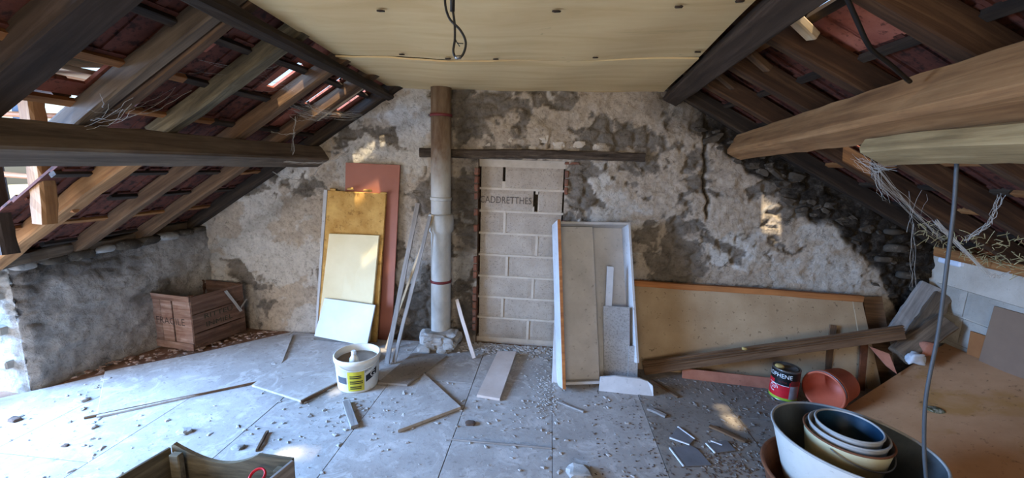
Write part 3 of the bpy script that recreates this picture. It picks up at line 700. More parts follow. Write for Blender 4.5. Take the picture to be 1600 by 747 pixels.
# ------------------------------------------------------------------ ceiling sheets
ce = struct(empty('ceiling'))
cxl = lambda y: -1.12-.075*y
cxr = lambda y: .575+.08*y
def ceil_z(x, y):
    t = (x-cxl(y))/(cxr(y)-cxl(y)); return 2.215-.03*np.sin(np.pi*t)*(.6+.4*np.cos((y-2.45)*2.5))+.004*np.sin(x*9+y*4)
for k, (y0, y1) in enumerate(((2.462, 3.49), (1.45, 2.446), (.24, 1.44), (-.98, .23), (-2.2, -.99), (-3.1, -2.21))):
    nx, ny = 40, 20; t = np.linspace(0, 1, nx+1); yy = np.linspace(y0, y1, ny+1); T, YY = np.meshgrid(t, yy, indexing='ij')
    y0c = YY if k > 0 else YY
    XX = cxl(YY)+(cxr(YY)-cxl(YY))*T
    ZZ = ceil_z(XX, YY)+(.006 if k % 2 else 0)-.012*np.exp(-((YY-y0)/.05)**2)*fbm(XX*2, YY*0, XX*0, 3, k)
    V = np.stack([XX, YY, ZZ], -1).reshape(-1, 3); V2 = V+np.array([0, 0, .01]); n = ny+1; m = len(V)
    Fc = [(i*n+j, i*n+j+1, (i+1)*n+j+1, (i+1)*n+j) for i in range(nx) for j in range(ny)]
    Fc += [tuple(m+q for q in f[::-1]) for f in Fc[:nx*ny]]
    loop = [i*n for i in range(nx+1)]+[nx*n+j for j in range(1, n)]+[i*n+ny for i in range(nx-1, -1, -1)]+[j for j in range(ny-1, 0, -1)]
    L = len(loop); Fc += [(loop[q], loop[(q+1) % L], m+loop[(q+1) % L], m+loop[q]) for q in range(L)]
    obj('ceiling_sheet', V.tolist()+V2.tolist(), Fc, M['ply'], ce, smooth=False)
for (px, py) in ((870, 20), (1060, 14), (1090, 86), (930, 87), (628, 86), (700, 88), (1155, 9), (595, 20), (775, 89)):
    p = G(px, py, 2.195); p.z = float(ceil_z(np.array(p.x), np.array(p.y)))-.003
    blob('nail_plug', Matrix.Translation(p), .013, M['beam_dark'], ce, px, (1.6, .9, .3), .3, 1)

# ------------------------------------------------------------------ purlins: labelled beams
b = beam('purlin', (-2.045, .2, 1.633), (-2.035, 3.6, 1.630), .137, .137, M['beam_grey'], None, up=(-SLL, 0, 1), wob=.007, c=.01, seg=24)
tag(b, 'dark weathered square beam crossing the left side under the rafters', 'beam')
b = beam('purlin', (1.50, 3.6, 1.815), (1.06, .3, 1.865), .145, .17, M['beam_warm'], None, up=(SLR, 0, 1), wob=.008, c=.02, seg=24, taper=1.08)
tag(b, 'big rounded brown beam crossing the right side under the rafters', 'beam')
b = beam('purlin', (1.262, 1.76, 1.703), (1.07, .3, 1.692), .13, .065, M['beige_timber'], None, up=(SLR, 0, 1), wob=.006, c=.015, seg=14)
tag(b, 'flat grey timber strapped beneath the big brown beam on the right', 'beam')
b = beam('purlin', (-1.19, .0, 2.165), (-1.40, 3.56, 2.14), .075, .06, M['rafter_old'], None, up=(-.3, 0, 1), wob=.012, c=.015, seg=20)
tag(b, 'dark beam along the left edge of the plywood ceiling', 'beam')
b = beam('purlin', (.66, .0, 2.185), (.93, 3.58, 2.175), .12, .09, M['beam_dark'], None, up=(SLR, 0, 1), wob=.006, c=.008, seg=20)
tag(b, 'dark beam along the right edge of the plywood ceiling', 'beam')

# ================================================================== objects
# loose floor sheets
def sheet(name, pts, z0, th, mat, label, cat='board'):
    c = sum((Vector((p[0], p[1], 0)) for p in pts), Vector())/len(pts)
    o = prism(name, [(p[0]-c.x, p[1]-c.y) for p in pts], 0, th, mat, None, Matrix.Translation((c.x, c.y, z0)), c=.0015); return tag(o, label, cat)
sheet('chipboard_sheet', [(-2.70, 2.03), (-1.97, 2.62), (-2.06, 2.86), (-2.30, 3.36), (-3.22, 2.52)], .002, .012, M['floor'], 'large pale chipboard sheet lying before the old wooden crate')
sheet('chipboard_sheet', [(-2.03, 2.48), (-1.585, 2.348), (-1.46, 2.64), (-1.34, 3.05), (-1.56, 3.24), (-2.03, 3.24)], .015, .014, M['floor'], 'pale chipboard sheet lying at the foot of the leaning boards')
sheet('chipboard_offcut', [(-.844, 2.15), (-.525, 2.442), (-.902, 2.84)], .002, .020, M['floor'], 'triangular chipboard offcut lying flat on the floor')
sheet('chipboard_offcut', [(-1.19, 2.66), (-.97, 2.665), (-.80, 3.16), (-1.10, 3.16)], .002, .016, M['floor_dirty'], 'small chipboard offcut behind the white bucket')

# clay / asbestos flue pipe
t = thing('flue_pipe', (-.915, 3.385, .14), 'tall grey cement flue pipe standing before the back wall', 'pipe')
Mp = Matrix.Translation((-.915, 3.385, 0))
lathe('lower_pipe', [(.085, .13), (.085, 1.02), (.106, 1.05), (.106, 1.17), (.098, 1.185), (.088, 1.185)], M['pipe'], t, Mp, 36)
lathe('upper_pipe', [(.083, 1.10), (.083, 2.205), (.070, 2.205), (.070, 1.9)], M['pipe'], t, Mp, 36)
for zz in (.60, 1.99):
    s_ = lathe('strap', [(.0855, zz-.011), (.091, zz-.011), (.091, zz+.011), (.0855, zz+.011)], M['strap'], t, Mp, 32, close=True)
    box('bolt', (.016, .03, .016), Matrix.Translation((-.915-.10, 3.385, zz)), M['tin'], s_)
lathe('collar_bead', [(.0845, 1.30), (.09, 1.305), (.09, 1.325), (.0845, 1.33)], M['pipe'], t, Mp, 32, close=True)
st = blob('pipe_footing', Matrix.Translation((-.905, 3.315, .09)), .155, M['stone'], None, 44, (1.25, .8, .62), .35, 4, False, .45)
tag(st, 'lumpy mortared stone footing under the flue pipe', 'stone')
for k in range(5): blob('stone', Matrix.Translation((-1.02+.055*k, 3.225+.01*(k % 2), .035+.04*(k % 3))), .05, M['stone'], st, 60+k, (1.3, .8, .8), .4, 3, False, .45)

# boards leaning on the wall, left of the pipe
def leaner(name, bl, br, tr, tl, th, mat, label, cat='board'): return tag(hexa(name, bl, br, tr, tl, th, mat), label, cat)
leaner('leaning_board', (-1.87, 3.452, .0), (-1.38, 3.40, .0), Yp(625, 258, 3.448), Yp(540, 254, 3.455), .012, M['red_board'], 'tall brick-red board at the back of the leaning stack')
f = thing('insulation_sheet', (-1.7, 3.3, 0), 'yellowed foam panel with ragged skin leaning before the red board', 'panel')
hexa('backing', (-2.11, 3.425, .0), (-1.50, 3.345, .0), Yp(603, 303, 3.415), Yp(507, 297, 3.43), .02, M['foam'], f)
hexa('edge_strip', (-2.125, 3.42, .0), (-2.105, 3.417, .0), Yp(511, 297, 3.42), Yp(506, 296, 3.425), .012, M['white_paint'], f)
for px, py, r in ((520, 296, .02), (548, 295, .02), (575, 298, .025), (600, 302, .02)):
    blob('ragged_edge', Matrix.Translation(Yp(px, py, 3.405)), r, M['foam'], f, px, (1.7, .5, .6), .4, 2)
leaner('leaning_board', (-2.085, 3.395, .016), (-1.55, 3.31, .02), Yp(592, 368, 3.372), Yp(514, 365, 3.398), .02, M['cream'], 'cream laminate board leaning in the middle of the stack')
leaner('leaning_board', G(491, 525, .03), G(573, 541, .03), Yp(586, 477, 3.27), Yp(507, 466, 3.365), .012, M['white_clean'], 'low white board leaning at the front of the stack')
# thin laths between the stack and the pipe
def lath(a, b, w_, h_, mat, label): return tag(beam('lath', a, b, w_, h_, mat, None, up=(0, -1, .3), wob=.004, c=.002, seg=8), label, 'lath')
lath((-1.245, 2.96, .01), Yp(653, 318, 3.43), .038, .016, M['grey_wood'], 'widest pale grey lath leaning beside the flue pipe')
lath((-1.20, 2.99, .01), Yp(672, 338, 3.27), .03, .012, M['grey_wood'], 'grooved grey lath leaning to the pipe, foot beside the widest lath')
lath((-1.36, 3.22, .01), Yp(676, 336, 3.285), .02, .010, M['pale_wood'], 'thin pale lath crossing behind the two grey laths')
lath((-.575, 3.17, .005), Yp(714, 468, 3.40), .03, .012, M['pinkish'], 'short pinkish wooden slat leaning right of the pipe footing')

# white bucket with dried filler and a bottle
cx, cy = -1.335, 2.655
phi0 = math.atan2(-cy, -cx)
bk = thing('paint_bucket', (cx, cy, 0), 'white plastic bucket with yellow label on the floor', 'bucket')
Mb = Matrix.Translation((cx, cy, .001))
lathe('body', [(0, 0), (.136, 0), (.139, .006), (.153, .205), (.160, .207), (.161, .238), (.157, .243), (.150, .241), (.147, .20), (.134, .01), (0, .008)], M['plastic_white'], bk, Mb, 48)
lathe('filler', [(0, .185), (.06, .188), (.11, .178), (.147, .19), (.146, .17), (0, .16)], M['dust_fill'], bk, Mb, 32)
def arc_patch(name, rf, p1, p2, z1, z2, mat, parent, Mx, n=12, skew=0):
    V = []; 
    for i in range(n+1):
        a = p1+(p2-p1)*i/n
        for z_ in (z1, z2):
            zz = z_+skew*(a-p1); r = rf(zz); V.append((r*math.cos(a), r*math.sin(a), zz))
    return obj(name, V, [(2*i, 2*i+2, 2*i+3, 2*i+1) for i in range(n)], mat, parent, Mx, True)
def arc_text(name, s, size, rf, phi, zc, mat, parent, Mx, sx=1.0, slope=0):
    Vt, Ft = text_mesh(s, size); V = []
    for p in Vt:
        a = phi+p.x*sx/rf(zc); zz = zc+p.y+slope*p.x; r = rf(zz); V.append((r*math.cos(a), r*math.sin(a), zz))
    return obj(name, V, Ft, mat, parent, Mx)
R_ = math.radians
rb = lambda z: .139+.014*(z-.006)/.2+.0012
rb2 = lambda z: rb(z)+.0012
lb = arc_patch('label', rb, phi0-R_(28), phi0+R_(16), .018, .165, M['yellow'], bk, Mb)
for k in range(3): 
    for j in range(2): arc_patch('print_line', rb2, phi0-R_(22), phi0+R_(8+4*(k % 2)), .128-.04*k-.014*j, .136-.04*k-.014*j, M['ink_green'], lb, Mb)
lk = arc_patch('label', rb, phi0+R_(20), phi0+R_(56), .075, .125, M['black'], bk, Mb, skew=.06)
arc_text('lettering', 'G', .06, rb2, phi0+R_(41), .122, M['white_print'], lk, Mb, 1.1)
arc_text('lettering', 'BEG', .028, rb, phi0+R_(27), .165, M['black'], bk, Mb, 1.0, .4)
arc_patch('label', rb, phi0-R_(62), phi0-R_(32), .07, .12, M['slate'], bk, Mb)
Vb, Fb = tube_data([(.163*math.cos(a), .163*math.sin(a), .225-.05*math.sin((a-phi0+R_(70))/R_(140)*math.pi)) for a in np.linspace(phi0-R_(70), phi0+R_(70), 24)], .002, 6)
obj('bail_handle', Vb, Fb, M['plastic_white'], bk, Mb, True)
bt = thing('bottle', (cx+.005, cy-.06, .155), 'small white plastic bottle standing in the white bucket', 'bottle'); Mt = Matrix.Translation((cx+.005, cy-.06, .178))
lathe('bottle_body', [(0, 0), (.032, 0), (.034, .02), (.03, .05), (.016, .075), (.014, .08), (0, .08)], M['plastic_white'], bt, Mt, 24)
lathe('cap', [(.013, .078), (.017, .08), (.017, .105), (.013, .108), (.006, .106), (0, .104)], M['white_clean'], bt, Mt, 20)

# old fruit crate in the left corner
c0, cl_, cr_ = Vector((-2.897, 2.95, 0)), Vector((-3.335, 3.0, 0)), Vector((-2.785, 3.40, 0))
HC = .47
ct = thing('wooden_crate', c0, 'old open wooden crate with faded lettering in the left corner', 'crate')
def face(a, b, hgt): # matrix: x along a->b, y up, z outward (towards viewer side)
    x = (b-a).normalized(); y = Vector((0, 0, 1)); return frame(a, x, y, x.cross(y)), (b-a).length
cb_ = cl_+cr_-c0
Mf, Lf = face(cl_, c0, HC)
wds = [.13, .10, .19]; xo = .0
ws = [Lf*.30, Lf*.28, Lf*.40]; xo = .0
for k in range(3):
    wv = ws[k]-(.002 if k != 1 else .012); bd = box('end_board', (wv, HC-.02, .014), Mf @ Matrix.Translation((xo+wv/2, HC/2, -.007)), M['crate_pale'], ct, .002); xo += ws[k]+(.004 if k == 1 else 0)
for zz, hh in ((.030, .06), (HC-.025, .05)): box('rail', (Lf, hh, .012), Mf @ Matrix.Translation((Lf/2, zz, .006)), M['crate_pale'], ct, .002)
Vt, Ft = text_mesh('FRAGILE', .085); obj('lettering', [(Lf*.5+p.x*.95, HC*.5+p.y, .0015) for p in Vt], Ft, M['ink'], ct, Mf)
Mg, Lg = face(c0, cr_, HC)
for zz, hh in ((.07, .13), (.225, .16), (.385, .15)): box('side_plank', (Lg-.01, hh, .014), Mg @ Matrix.Translation((Lg/2, zz, -.007)) @ Matrix.Rotation(random.uniform(-.01, .01), 4, 'Z'), M['crate'], ct, .002)
for s_, zz in (('RITTEU', .265), ('INMIEL', .19)):
    Vt, Ft = text_mesh(s_, .06); obj('lettering', [(Lg*.48+p.x*1.3, zz+p.y, .0015) for p in Vt], Ft, M['ink_green'], ct, Mg)
beam('broken_slat', Mg @ Vector((Lg*.63, HC-.03, .012)), Mg @ Vector((Lg*.87, .22, .03)), .022, .01, M['grey_wood'], ct, up=(1, -1, 0), wob=.003, seg=6, c=.002)
beam('broken_slat', Mg @ Vector((Lg*.86, .24, .02)), Mg @ Vector((Lg*1.02, .31, .02)), .014, .008, M['grey_wood'], ct, up=(1, -1, 0), wob=.003, seg=6, c=.002)
for p in (c0, cl_, cr_, cb_):
    q = p+(sum((c0, cl_, cr_, cb_), Vector())/4-p).normalized()*.035
    box('corner_post', (.035, .035, HC), Matrix.Translation((q.x, q.y, HC/2)), M['crate'], ct, .004)
Mh, Lh = face(cr_, cb_, HC); Mi_, Li = face(cb_, cl_, HC)
for zz in (.08, .235, .39):
    box('side_plank', (Lh-.01, .14, .014), Mh @ Matrix.Translation((Lh/2, zz, -.007)), M['crate'], ct, .002); box('side_plank', (Li-.01, .14, .014), Mi_ @ Matrix.Translation((Li/2, zz, -.007)), M['crate'], ct, .002)
box('bottom', (Lf-.03, Lg-.03, .012), frame((c0+cl_+cr_+cb_)/4+Vector((0, 0, .03)), (c0-cl_).normalized(), Vector((0, 0, 1)).cross((c0-cl_).normalized()), Vector((0, 0, 1))), M['crate'], ct)

# crate with a scooped end in the foreground
zt_ = .35
fl_, fr_ = Vector((-1.594, 1.457, 0)), Vector((-1.040, 1.456, 0)); back = Vector((-.09, -.42, 0))
fc = thing('wooden_crate', (fl_+fr_+back)/2, 'dark wooden box with scooped end board in the foreground', 'crate')
Le = (fr_-fl_).length; prof = [(0, 0), (Le, 0), (Le, zt_-.006), (Le*.72, zt_)]
for k in range(1, 14):
    t_ = k/14; xx = Le*(.72-.70*t_); prof.append((xx, zt_+.012*t_-.062*math.sin(math.pi*t_**.9)))
prof += [(Le*.02, zt_+.014), (0, zt_+.004)]
V = [(a, b, 0) for a, b in prof]+[(a, b, -.016) for a, b in prof]; n_ = len(prof)
Me = frame(fl_, (fr_-fl_).normalized(), Vector((0, 0, 1)), (fr_-fl_).normalized().cross(Vector((0, 0, 1))))
obj('end_board', V, [tuple(range(n_)), tuple(range(2*n_-1, n_-1, -1))]+[(i, n_+i, n_+(i+1) % n_, (i+1) % n_)[::-1] for i in range(n_)], M['mossy'], fc, Me)
for a, nm in ((fl_, 'side_board'), (fr_, 'side_board')):
    x = back.normalized(); Mz = frame(a+Vector((0, -.002, 0)), x, Vector((0, 0, 1)), x.cross(Vector((0, 0, 1))))
    for k in range(2): box(nm, (back.length, .17, .014), Mz @ Matrix.Translation((back.length/2, .087+.176*k, -.007 if a is fr_ else .007)), M['grey_wood'] if a is fr_ else M['mossy'], fc, .002)
box('corner_post', (.045, .03, zt_-.01), Matrix.Translation((fl_.x+.05, fl_.y-.03, zt_/2)), M['mossy'], fc, .004); box('corner_post', (.03, .03, zt_-.03), Matrix.Translation((fr_.x-.04, fr_.y-.03, zt_/2-.01)), M['mossy'], fc, .004)
box('near_end_board', (Le, .016, zt_-.03), Matrix.Translation((fl_+fr_)/2+back+Vector((0, 0, zt_/2-.01))), M['mossy'], fc)
box('bottom', (Le-.03, .38, .012), Matrix.Translation((fl_+fr_)/2+back/2+Vector((0, 0, .02))), M['mossy'], fc)
q = G(403, 742, .30)
tag(lathe('red_ring', [(.030, .0), (.034, .003), (.034, .012), (.030, .016), (.026, .012), (.026, .003)], M['red'], None, Matrix.Translation(q-Vector((0, 0, .01))) @ Matrix.Rotation(.5, 4, 'X'), 28, close=True), 'red ring lying on the rags in the foreground box', 'ring')
tag(blob('rag', Matrix.Translation(q+Vector((-.03, -.06, -.155))), .13, M['cloth'], None, 5, (1.2, .8, .95), .3, 4), 'pale crumpled rag filling the foreground box', 'rag')

# small floor pieces
def stick(name, a, b, w_, h_, mat, label, cat='stick'):
    return tag(beam(name, (a.x, a.y, h_/2+.002), (b.x, b.y, h_/2+.002), w_, h_, mat, None, wob=.003, seg=5, c=.002), label, cat)
stick('wood_offcut', G(541, 630), G(554, 670), .045, .022, M['grey_wood'], 'short grey wood slat on the floor before the white bucket')
stick('wood_stick', G(418, 676), G(402, 706), .014, .014, M['brown_wood'], 'short brown stick on the floor behind the foreground box')
stick('wood_stick', G(870, 628), G(912, 645), .014, .01, M['grey_wood'], 'thin grey stick on the floor below the white shelving')
stick('wood_stick', G(1018, 596), G(1060, 622), .022, .014, M['brown_wood'], 'brown stick beside the broken white board')
stick('wood_stick', G(1012, 640), G(1040, 652), .03, .014, M['grey_wood'], 'stubby grey stick in the middle of the right floor')
stick('wood_stick', G(1108, 668), G(1165, 692), .028, .012, M['brown_wood'], 'brown stick lying beyond the broken glass')
stick('wood_edging', G(132, 655), G(428, 594), .014, .013, M['brown_wood'], 'long thin brown strip along the edge of the left sheet', 'strip')
stick('wood_edging', G(470, 632), G(527, 601), .018, .018, M['brown_wood'], 'brown strip at the sheet edge left of the white bucket', 'strip')
stick('wood_edging', G(706, 688), G(862, 702), .012, .008, M['grey_wood'], 'thin grey strip along the floor joint in the middle', 'strip')
hexa_pl = tag(hexa('plank', G(745, 617, .02), G(781, 623, .02), G(807, 549, .05), G(778, 548, .05), .018, M['pinkish']), 'short pale plank lying propped up before the blocked doorway', 'plank')
# broken glass panes
def pane(pts, label):
    o = sheet('glass_shard', pts, .006, .004, M['glass_dust'], label, 'glass'); return o
def gp(*pp): return [tuple(G(*p)[:2]) for p in pp]
edges = [((1046, 702), (1068, 731)), ((1046, 686), (1077, 697)), ((1059, 669), (1085, 688)), ((1103, 695), (1117, 710)), ((1110, 691), (1128, 698))]
gl1 = pane(gp((1068, 731), (1112, 729), (1090, 704), (1079, 698), (1047, 702)), 'largest dusty glass shard on the right floor')
gl2 = pane(gp((1046, 686), (1077, 697), (1085, 688), (1059, 669)), 'dusty glass shard beyond the largest one')
gl3 = pane(gp((1103, 695), (1117, 710), (1150, 706), (1135, 690)), 'dusty glass shard nearest the brown stick')
for k, (a, b_) in enumerate(edges):
    pa, pb = G(*a), G(*b_); par = (gl1, gl2, gl2, gl3, gl3)[k]
    beam('bright_edge', (pa.x, pa.y, .009), (pb.x, pb.y, .009), .009, .007, M['glass_edge'], par, wob=0, seg=1, c=.001)

# white shelving carcass leaning on the wall, with loose boards
sb = thing('shelving_unit', (.42, 2.85, 0), 'white painted shelving carcass leaning against the back wall', 'shelving')
BL, BR = Vector((.128, 2.835, 0)), Vector((.74, 2.965, 0)); TLp, TRp = Yp(895, 352, 3.31), Yp(994, 357, 3.36)
ux = (BR-BL).normalized(); uy = ((TLp-BL)+(TRp-BR)).normalized(); uz = ux.cross(uy).normalized(); uy = uz.cross(ux)
MS = frame(BL, ux, uy, uz); SW = (BR-BL).length*.97; SH = (TLp-BL).length; dp = .15
lean = lambda x, y, z_: MS @ Matrix.Translation((x, y, z_))
s1 = box('side_panel', (.022, SH, dp+.05), lean(.011, SH/2, .025), M['white_paint'], sb); box('front_edge', (.024, SH, .006), lean(.011, SH/2, dp*.5+.053), M['new_wood'], s1, .001)
box('back_panel', (SW, SH-.02, .012), lean(SW/2, SH/2, -.07), M['white_paint'], sb)
box('top_panel', (SW-.02, .02, dp), lean(SW/2, SH-.012, .0), M['white_paint'], sb)
box('side_panel', (.022, SH-.16, dp), lean(SW-.011, SH/2+.08, .0), M['white_paint'], sb)
box('front_panel', (.285, SH-.035, .016), lean(.175, SH/2-.01, -.005), M['white_paint'], sb)
box('bottom_panel', (SW-.04, .02, dp), lean(SW/2, .03, .0), M['white_paint'], sb)
def loose(px, y_, th, mat, label): return leaner('loose_board', *[at(a, b_, 1, yy) for (a, b_), yy in zip(px, y_)], th, mat, label)
loose([(944, 588), (984, 588), (984, 480), (943, 478)], (2.97, 2.97, 3.08, 3.08), .014, M['grey_speck'], 'rough speckled grey board leaning inside the white shelving')
loose([(946, 480), (956, 480), (959, 417), (949, 416)], (3.09, 3.09, 3.17, 3.17), .012, M['white_paint'], 'narrow white batten above the speckled grey board')
loose([(981, 592), (996, 594), (997, 541), (983, 541)], (2.96, 2.96, 3.0, 3.0), .012, M['grey_speck'], 'small grey board at the right foot of the shelving')
bw = thing('broken_board', G(975, 615), 'broken white board standing on edge at the foot of the shelving', 'board')
pp = [(936, 611), (1021, 620), (1020, 603), (1012, 596), (1000, 592), (962, 588), (938, 590)]
pts3 = [at(a, b_, 1, 2.80+(.015 if b_ < 600 else 0)) for a, b_ in pp]
V = pts3+[p+Vector((0, .016, 0)) for p in pts3]; n_ = len(pp); obj('board', V, [tuple(range(n_)), tuple(range(2*n_-1, n_-1, -1))]+[(i, n_+i, n_+(i+1) % n_, (i+1) % n_) for i in range(n_)], M['white_paint'], bw)
loose([(862, 602), (872, 604), (885, 412), (870, 412)], (2.87, 2.87, 3.36, 3.36), .014, M['white_paint'], 'narrow white board leaning left of the shelving carcass')

# wide panel leaning low on the right, capped by a batten
lp = thing('hardboard_sheet', (1.6, 3.2, 0), 'wide stained brown panel leaning low against the right back wall', 'panel')
a_, b_ = Yp(985, 443, 3.40), Yp(1345, 468, 3.36)
hexa('panel', (.72, 3.20, .0), (2.60, 3.16, .0), (b_.x, b_.y, b_.z), (a_.x, a_.y, a_.z), .014, M['panel_brown'], lp)
beam('top_batten', a_+Vector((0, -.01, .01)), b_+Vector((0, -.01, .012)), .045, .045, M['new_wood'], lp, wob=.004, seg=8, c=.003)
hexa('end_stile', (2.50, 3.15, .0), (2.60, 3.15, .0), Yp(1347, 470, 3.345), Yp(1333, 470, 3.345), .01, M['panel_brown'], lp)
leaner('leaning_board', (2.60, 3.22, .0), (2.76, 3.21, .0), Yp(1378, 463, 3.42), Yp(1349, 464, 3.42), .012, M['brown_wood'], 'narrow brown board standing at the right end of the wide panel')
md = thing('moulding_plank', (1.5, 3.05, 0), 'long grooved brown moulding plank propped across the wide panel', 'plank')
q0, q1 = Vector((.80, 3.11, .055)), at(1412, 519, 1, 3.08)
beam('board', q0, q1, .105, .018, M['brown_wood'], md, up=(0, -1, .25), wob=.003, seg=10, c=.003)
dirv = (q1-q0).normalized(); sd_ = Vector((0, -1, .25)); sd_ = (sd_-dirv*sd_.dot(dirv)).normalized(); acr = sd_.cross(dirv)
sg_ = 1 if acr.z > 0 else -1
for k in (.046, .026, .008): beam('ridge', q0+acr*sg_*k+sd_*.014, q1+acr*sg_*k+sd_*.014, .010, .014, M['rafter'], md, up=sd_, wob=.001, seg=4, c=.002)
leaner('skirting_board', (1.10, 3.10, .002), (1.80, 3.02, .002), (1.80, 3.04, .085), (1.10, 3.12, .075), .016, M['terracotta'], 'low reddish board lying along the foot of the wide panel')
# dark upright boards behind the red bucket
for k, (pa, pb, m) in enumerate([((1290, 600), (1302, 508), 'brown_wood'), ((1345, 610), (1352, 520), 'rust'), ((1370, 590), (1360, 540), 'beam_dark')]):
    p = G(*pa); r_ = at(pb[0], pb[1], 1, p.y+.1); tag(beam('upright_board', (p.x, p.y, .0), r_, .05, .014, M[m], None, up=(0, -1, 0), wob=.003, seg=5, c=.002), ('brown', 'rusty', 'dark')[k]+' upright offcut standing behind the fallen orange bucket', 'board')

# tin of wood treatment
cx, cy = 1.762, 2.938; RC, HT = .088, .232; ph = math.atan2(-cy, -cx)
can = thing('paint_tin', (cx, cy, 0), 'red and black tin standing beside the fallen orange bucket', 'tin'); Mc = Matrix.Translation((cx, cy, .001))
lathe('body', [(0, .0), (RC, 0), (RC+.003, .003), (RC, .008), (RC, HT-.01), (RC+.003, HT-.004), (RC+.002, HT), (RC-.006, HT), (RC-.008, HT-.012), (0, HT-.012)], M['tin'], can, Mc, 40)
lathe('lid', [(0, HT-.006), (RC-.022, HT-.006), (RC-.02, HT-.001), (RC-.012, HT-.001), (RC-.01, HT-.01)], M['tin_lid'], can, Mc, 32)
rc1, rc2, rc3 = (lambda z: RC+.001), (lambda z: RC+.0018), (lambda z: RC+.0026)
arc_patch('black_band', rc1, ph-math.pi, ph+math.pi, .150, HT-.012, M['black'], can, Mc, 48)
rp = arc_patch('red_band', rc1, ph-math.pi, ph+math.pi, .028, .150, M['red'], can, Mc, 48)
arc_patch('green_band', rc1, ph-math.pi, ph+math.pi, .010, .028, M['lime_green'], can, Mc, 48)
arc_patch('black_tab', rc2, ph-R_(42), ph+R_(20), .122, .16, M['black'], can, Mc); arc_patch('white_line', rc3, ph-R_(70), ph+R_(20), .119, .1225, M['white_print'], can, Mc)
arc_patch('info_panel', rc2, ph+R_(24), ph+R_(68), .026, .125, M['grey_print'], can, Mc); arc_patch('info_panel', rc2, ph+R_(24), ph+R_(68), .128, .165, M['red_dark'], can, Mc)
arc_text('lettering', 'XYLOPHENE', .043, rc3, ph-R_(42), HT-.043, M['white_print'], can, Mc, .92)
arc_text('lettering', 'ULTRA', .018, rc3, ph-R_(8), .145, M['red_dark'], can, Mc)
arc_text('lettering', '20', .034, rc3, ph-R_(42), .092, M['white_print'], can, Mc)
Vr, Fr = [], []
for k in range(24):
    a = 2*math.pi*k/24
    for rr_ in (.025, .030): 
        an_ = ph-R_(42)+rr_*math.cos(a)/RC; Vr.append((rc3(0)*math.cos(an_), rc3(0)*math.sin(an_), .09+rr_*math.sin(a)))
obj('emblem_ring', Vr, [(2*k, 2*((k+1) % 24), 2*((k+1) % 24)+1, 2*k+1) for k in range(19)], M['white_print'], can, Mc)
blob('dried_drip', Mc @ Matrix.Translation((-.05, .0, HT+.004)), .022, M['resin'], can, 3, (1.4, 1, .7), .4, 2)

# orange bucket on its side, mouth towards the viewer
mo = G(1272, 636, .0)
ax = Vector((.86, .50, .05)).normalized(); ctr_ = at(1287, 604, 1, 2.80); ctr_.z = .135
zA = ax; xA = Vector((0, 0, 1)).cross(zA).normalized(); yA = zA.cross(xA)
MO = frame(ctr_, xA, yA, zA)
ob = thing('plastic_bucket', Matrix.Translation((ctr_.x, ctr_.y, 0)), 'orange plastic bucket lying on its side with mouth to the viewer', 'bucket')
lathe('body', [(0, .235), (.104, .235), (.110, .228), (.130, .022), (.137, .018), (.138, .0), (.130, -.003), (.124, .004), (.106, .22), (0, .222)], M['orange_plastic'], ob, MO, 44)
lathe('rim_band', [(.1335, .03), (.137, .032), (.137, .042), (.1325, .044)], M['orange_plastic'], ob, MO, 44, close=True)
tube('bail_handle', [(MO @ Vector((.139*math.cos(a), .139*math.sin(a), .012-.0*a))) for a in np.linspace(math.pi*.05, math.pi*.95, 20)], .0025, M['tin'], ob, 6)

# nested tub and buckets in the right foreground
TX, TY = 1.451, 1.862
def vessel(name, loc, rt, rbm, h, mat_out, mat_in, label, cat, sx=1., sy=1., rot=0, tilt=(0, 0), rim=.008, rimmat=None):
    Mv = Matrix.Translation(loc) @ Matrix.Rotation(tilt[0], 4, 'X') @ Matrix.Rotation(tilt[1], 4, 'Y') @ Matrix.Rotation(rot, 4, 'Z')
    t_ = thing(name, Vector(loc), label, cat)
    lathe('outer_wall', [(0, 0), (rbm, 0), (rbm+.004, .006), (rt, h-.004)], mat_out, t_, Mv, 56, sx, sy)
    lathe('inner_wall', [(rt-.003, h-.004), (rbm, .012), (0, .010)], mat_in, t_, Mv, 56, sx, sy)
    lathe('rim', [(rt+rim*math.cos(a), h-.002+rim*math.sin(a)) for a in np.linspace(0, 2*math.pi, 9)[:-1]], rimmat or mat_out, t_, Mv, 56, sx, sy, close=True)
    return t_, Mv
pan, Mpn = vessel('rusty_basin', (TX-.03, TY-.02, .0), .318, .26, .20, M['rust'], M['rust'], 'rusty round basin underneath the big enamel tub', 'basin', rim=.009)
tub, Mtb = vessel('enamel_tub', (TX, TY, .125), .30, .225, .272, M['enamel'], M['zinc'], 'big oval enamel tub holding nested buckets in the right foreground', 'tub', 1.06, .97, R_(-40), rim=.006, rimmat=M['enamel_grey'])
an_ = math.atan2(-TY, -TX)+R_(8)
hp = [(TX+(.262+k2)*math.cos(an_+da), TY+(.262+k2)*math.sin(an_+da), .33+dz) for da, k2, dz in ((-.13, .0, 0), (-.12, .02, 0), (-.05, .035, -.008), (.05, .035, -.008), (.12, .02, 0), (.13, .0, 0))]
tube('handle', spline(hp, 5), .006, M['enamel_grey'], tub, 8)
YX, YY_ = 1.458, 1.903
yb, _ = vessel('enamel_bucket', (YX, YY_, .155), .171, .13, .248, M['enamel_yellow'], M['enamel_grey'], 'pale yellow enamel bucket standing inside the big tub', 'bucket', rim=.005, rimmat=M['rust'])
tube('bail_handle', [(YX+.178*math.cos(a), YY_+.178*math.sin(a), .385-.05*math.sin((a+2.5)/2.6*math.pi)) for a in np.linspace(-2.5, .1, 24)], .003, M['tin'], yb, 6)
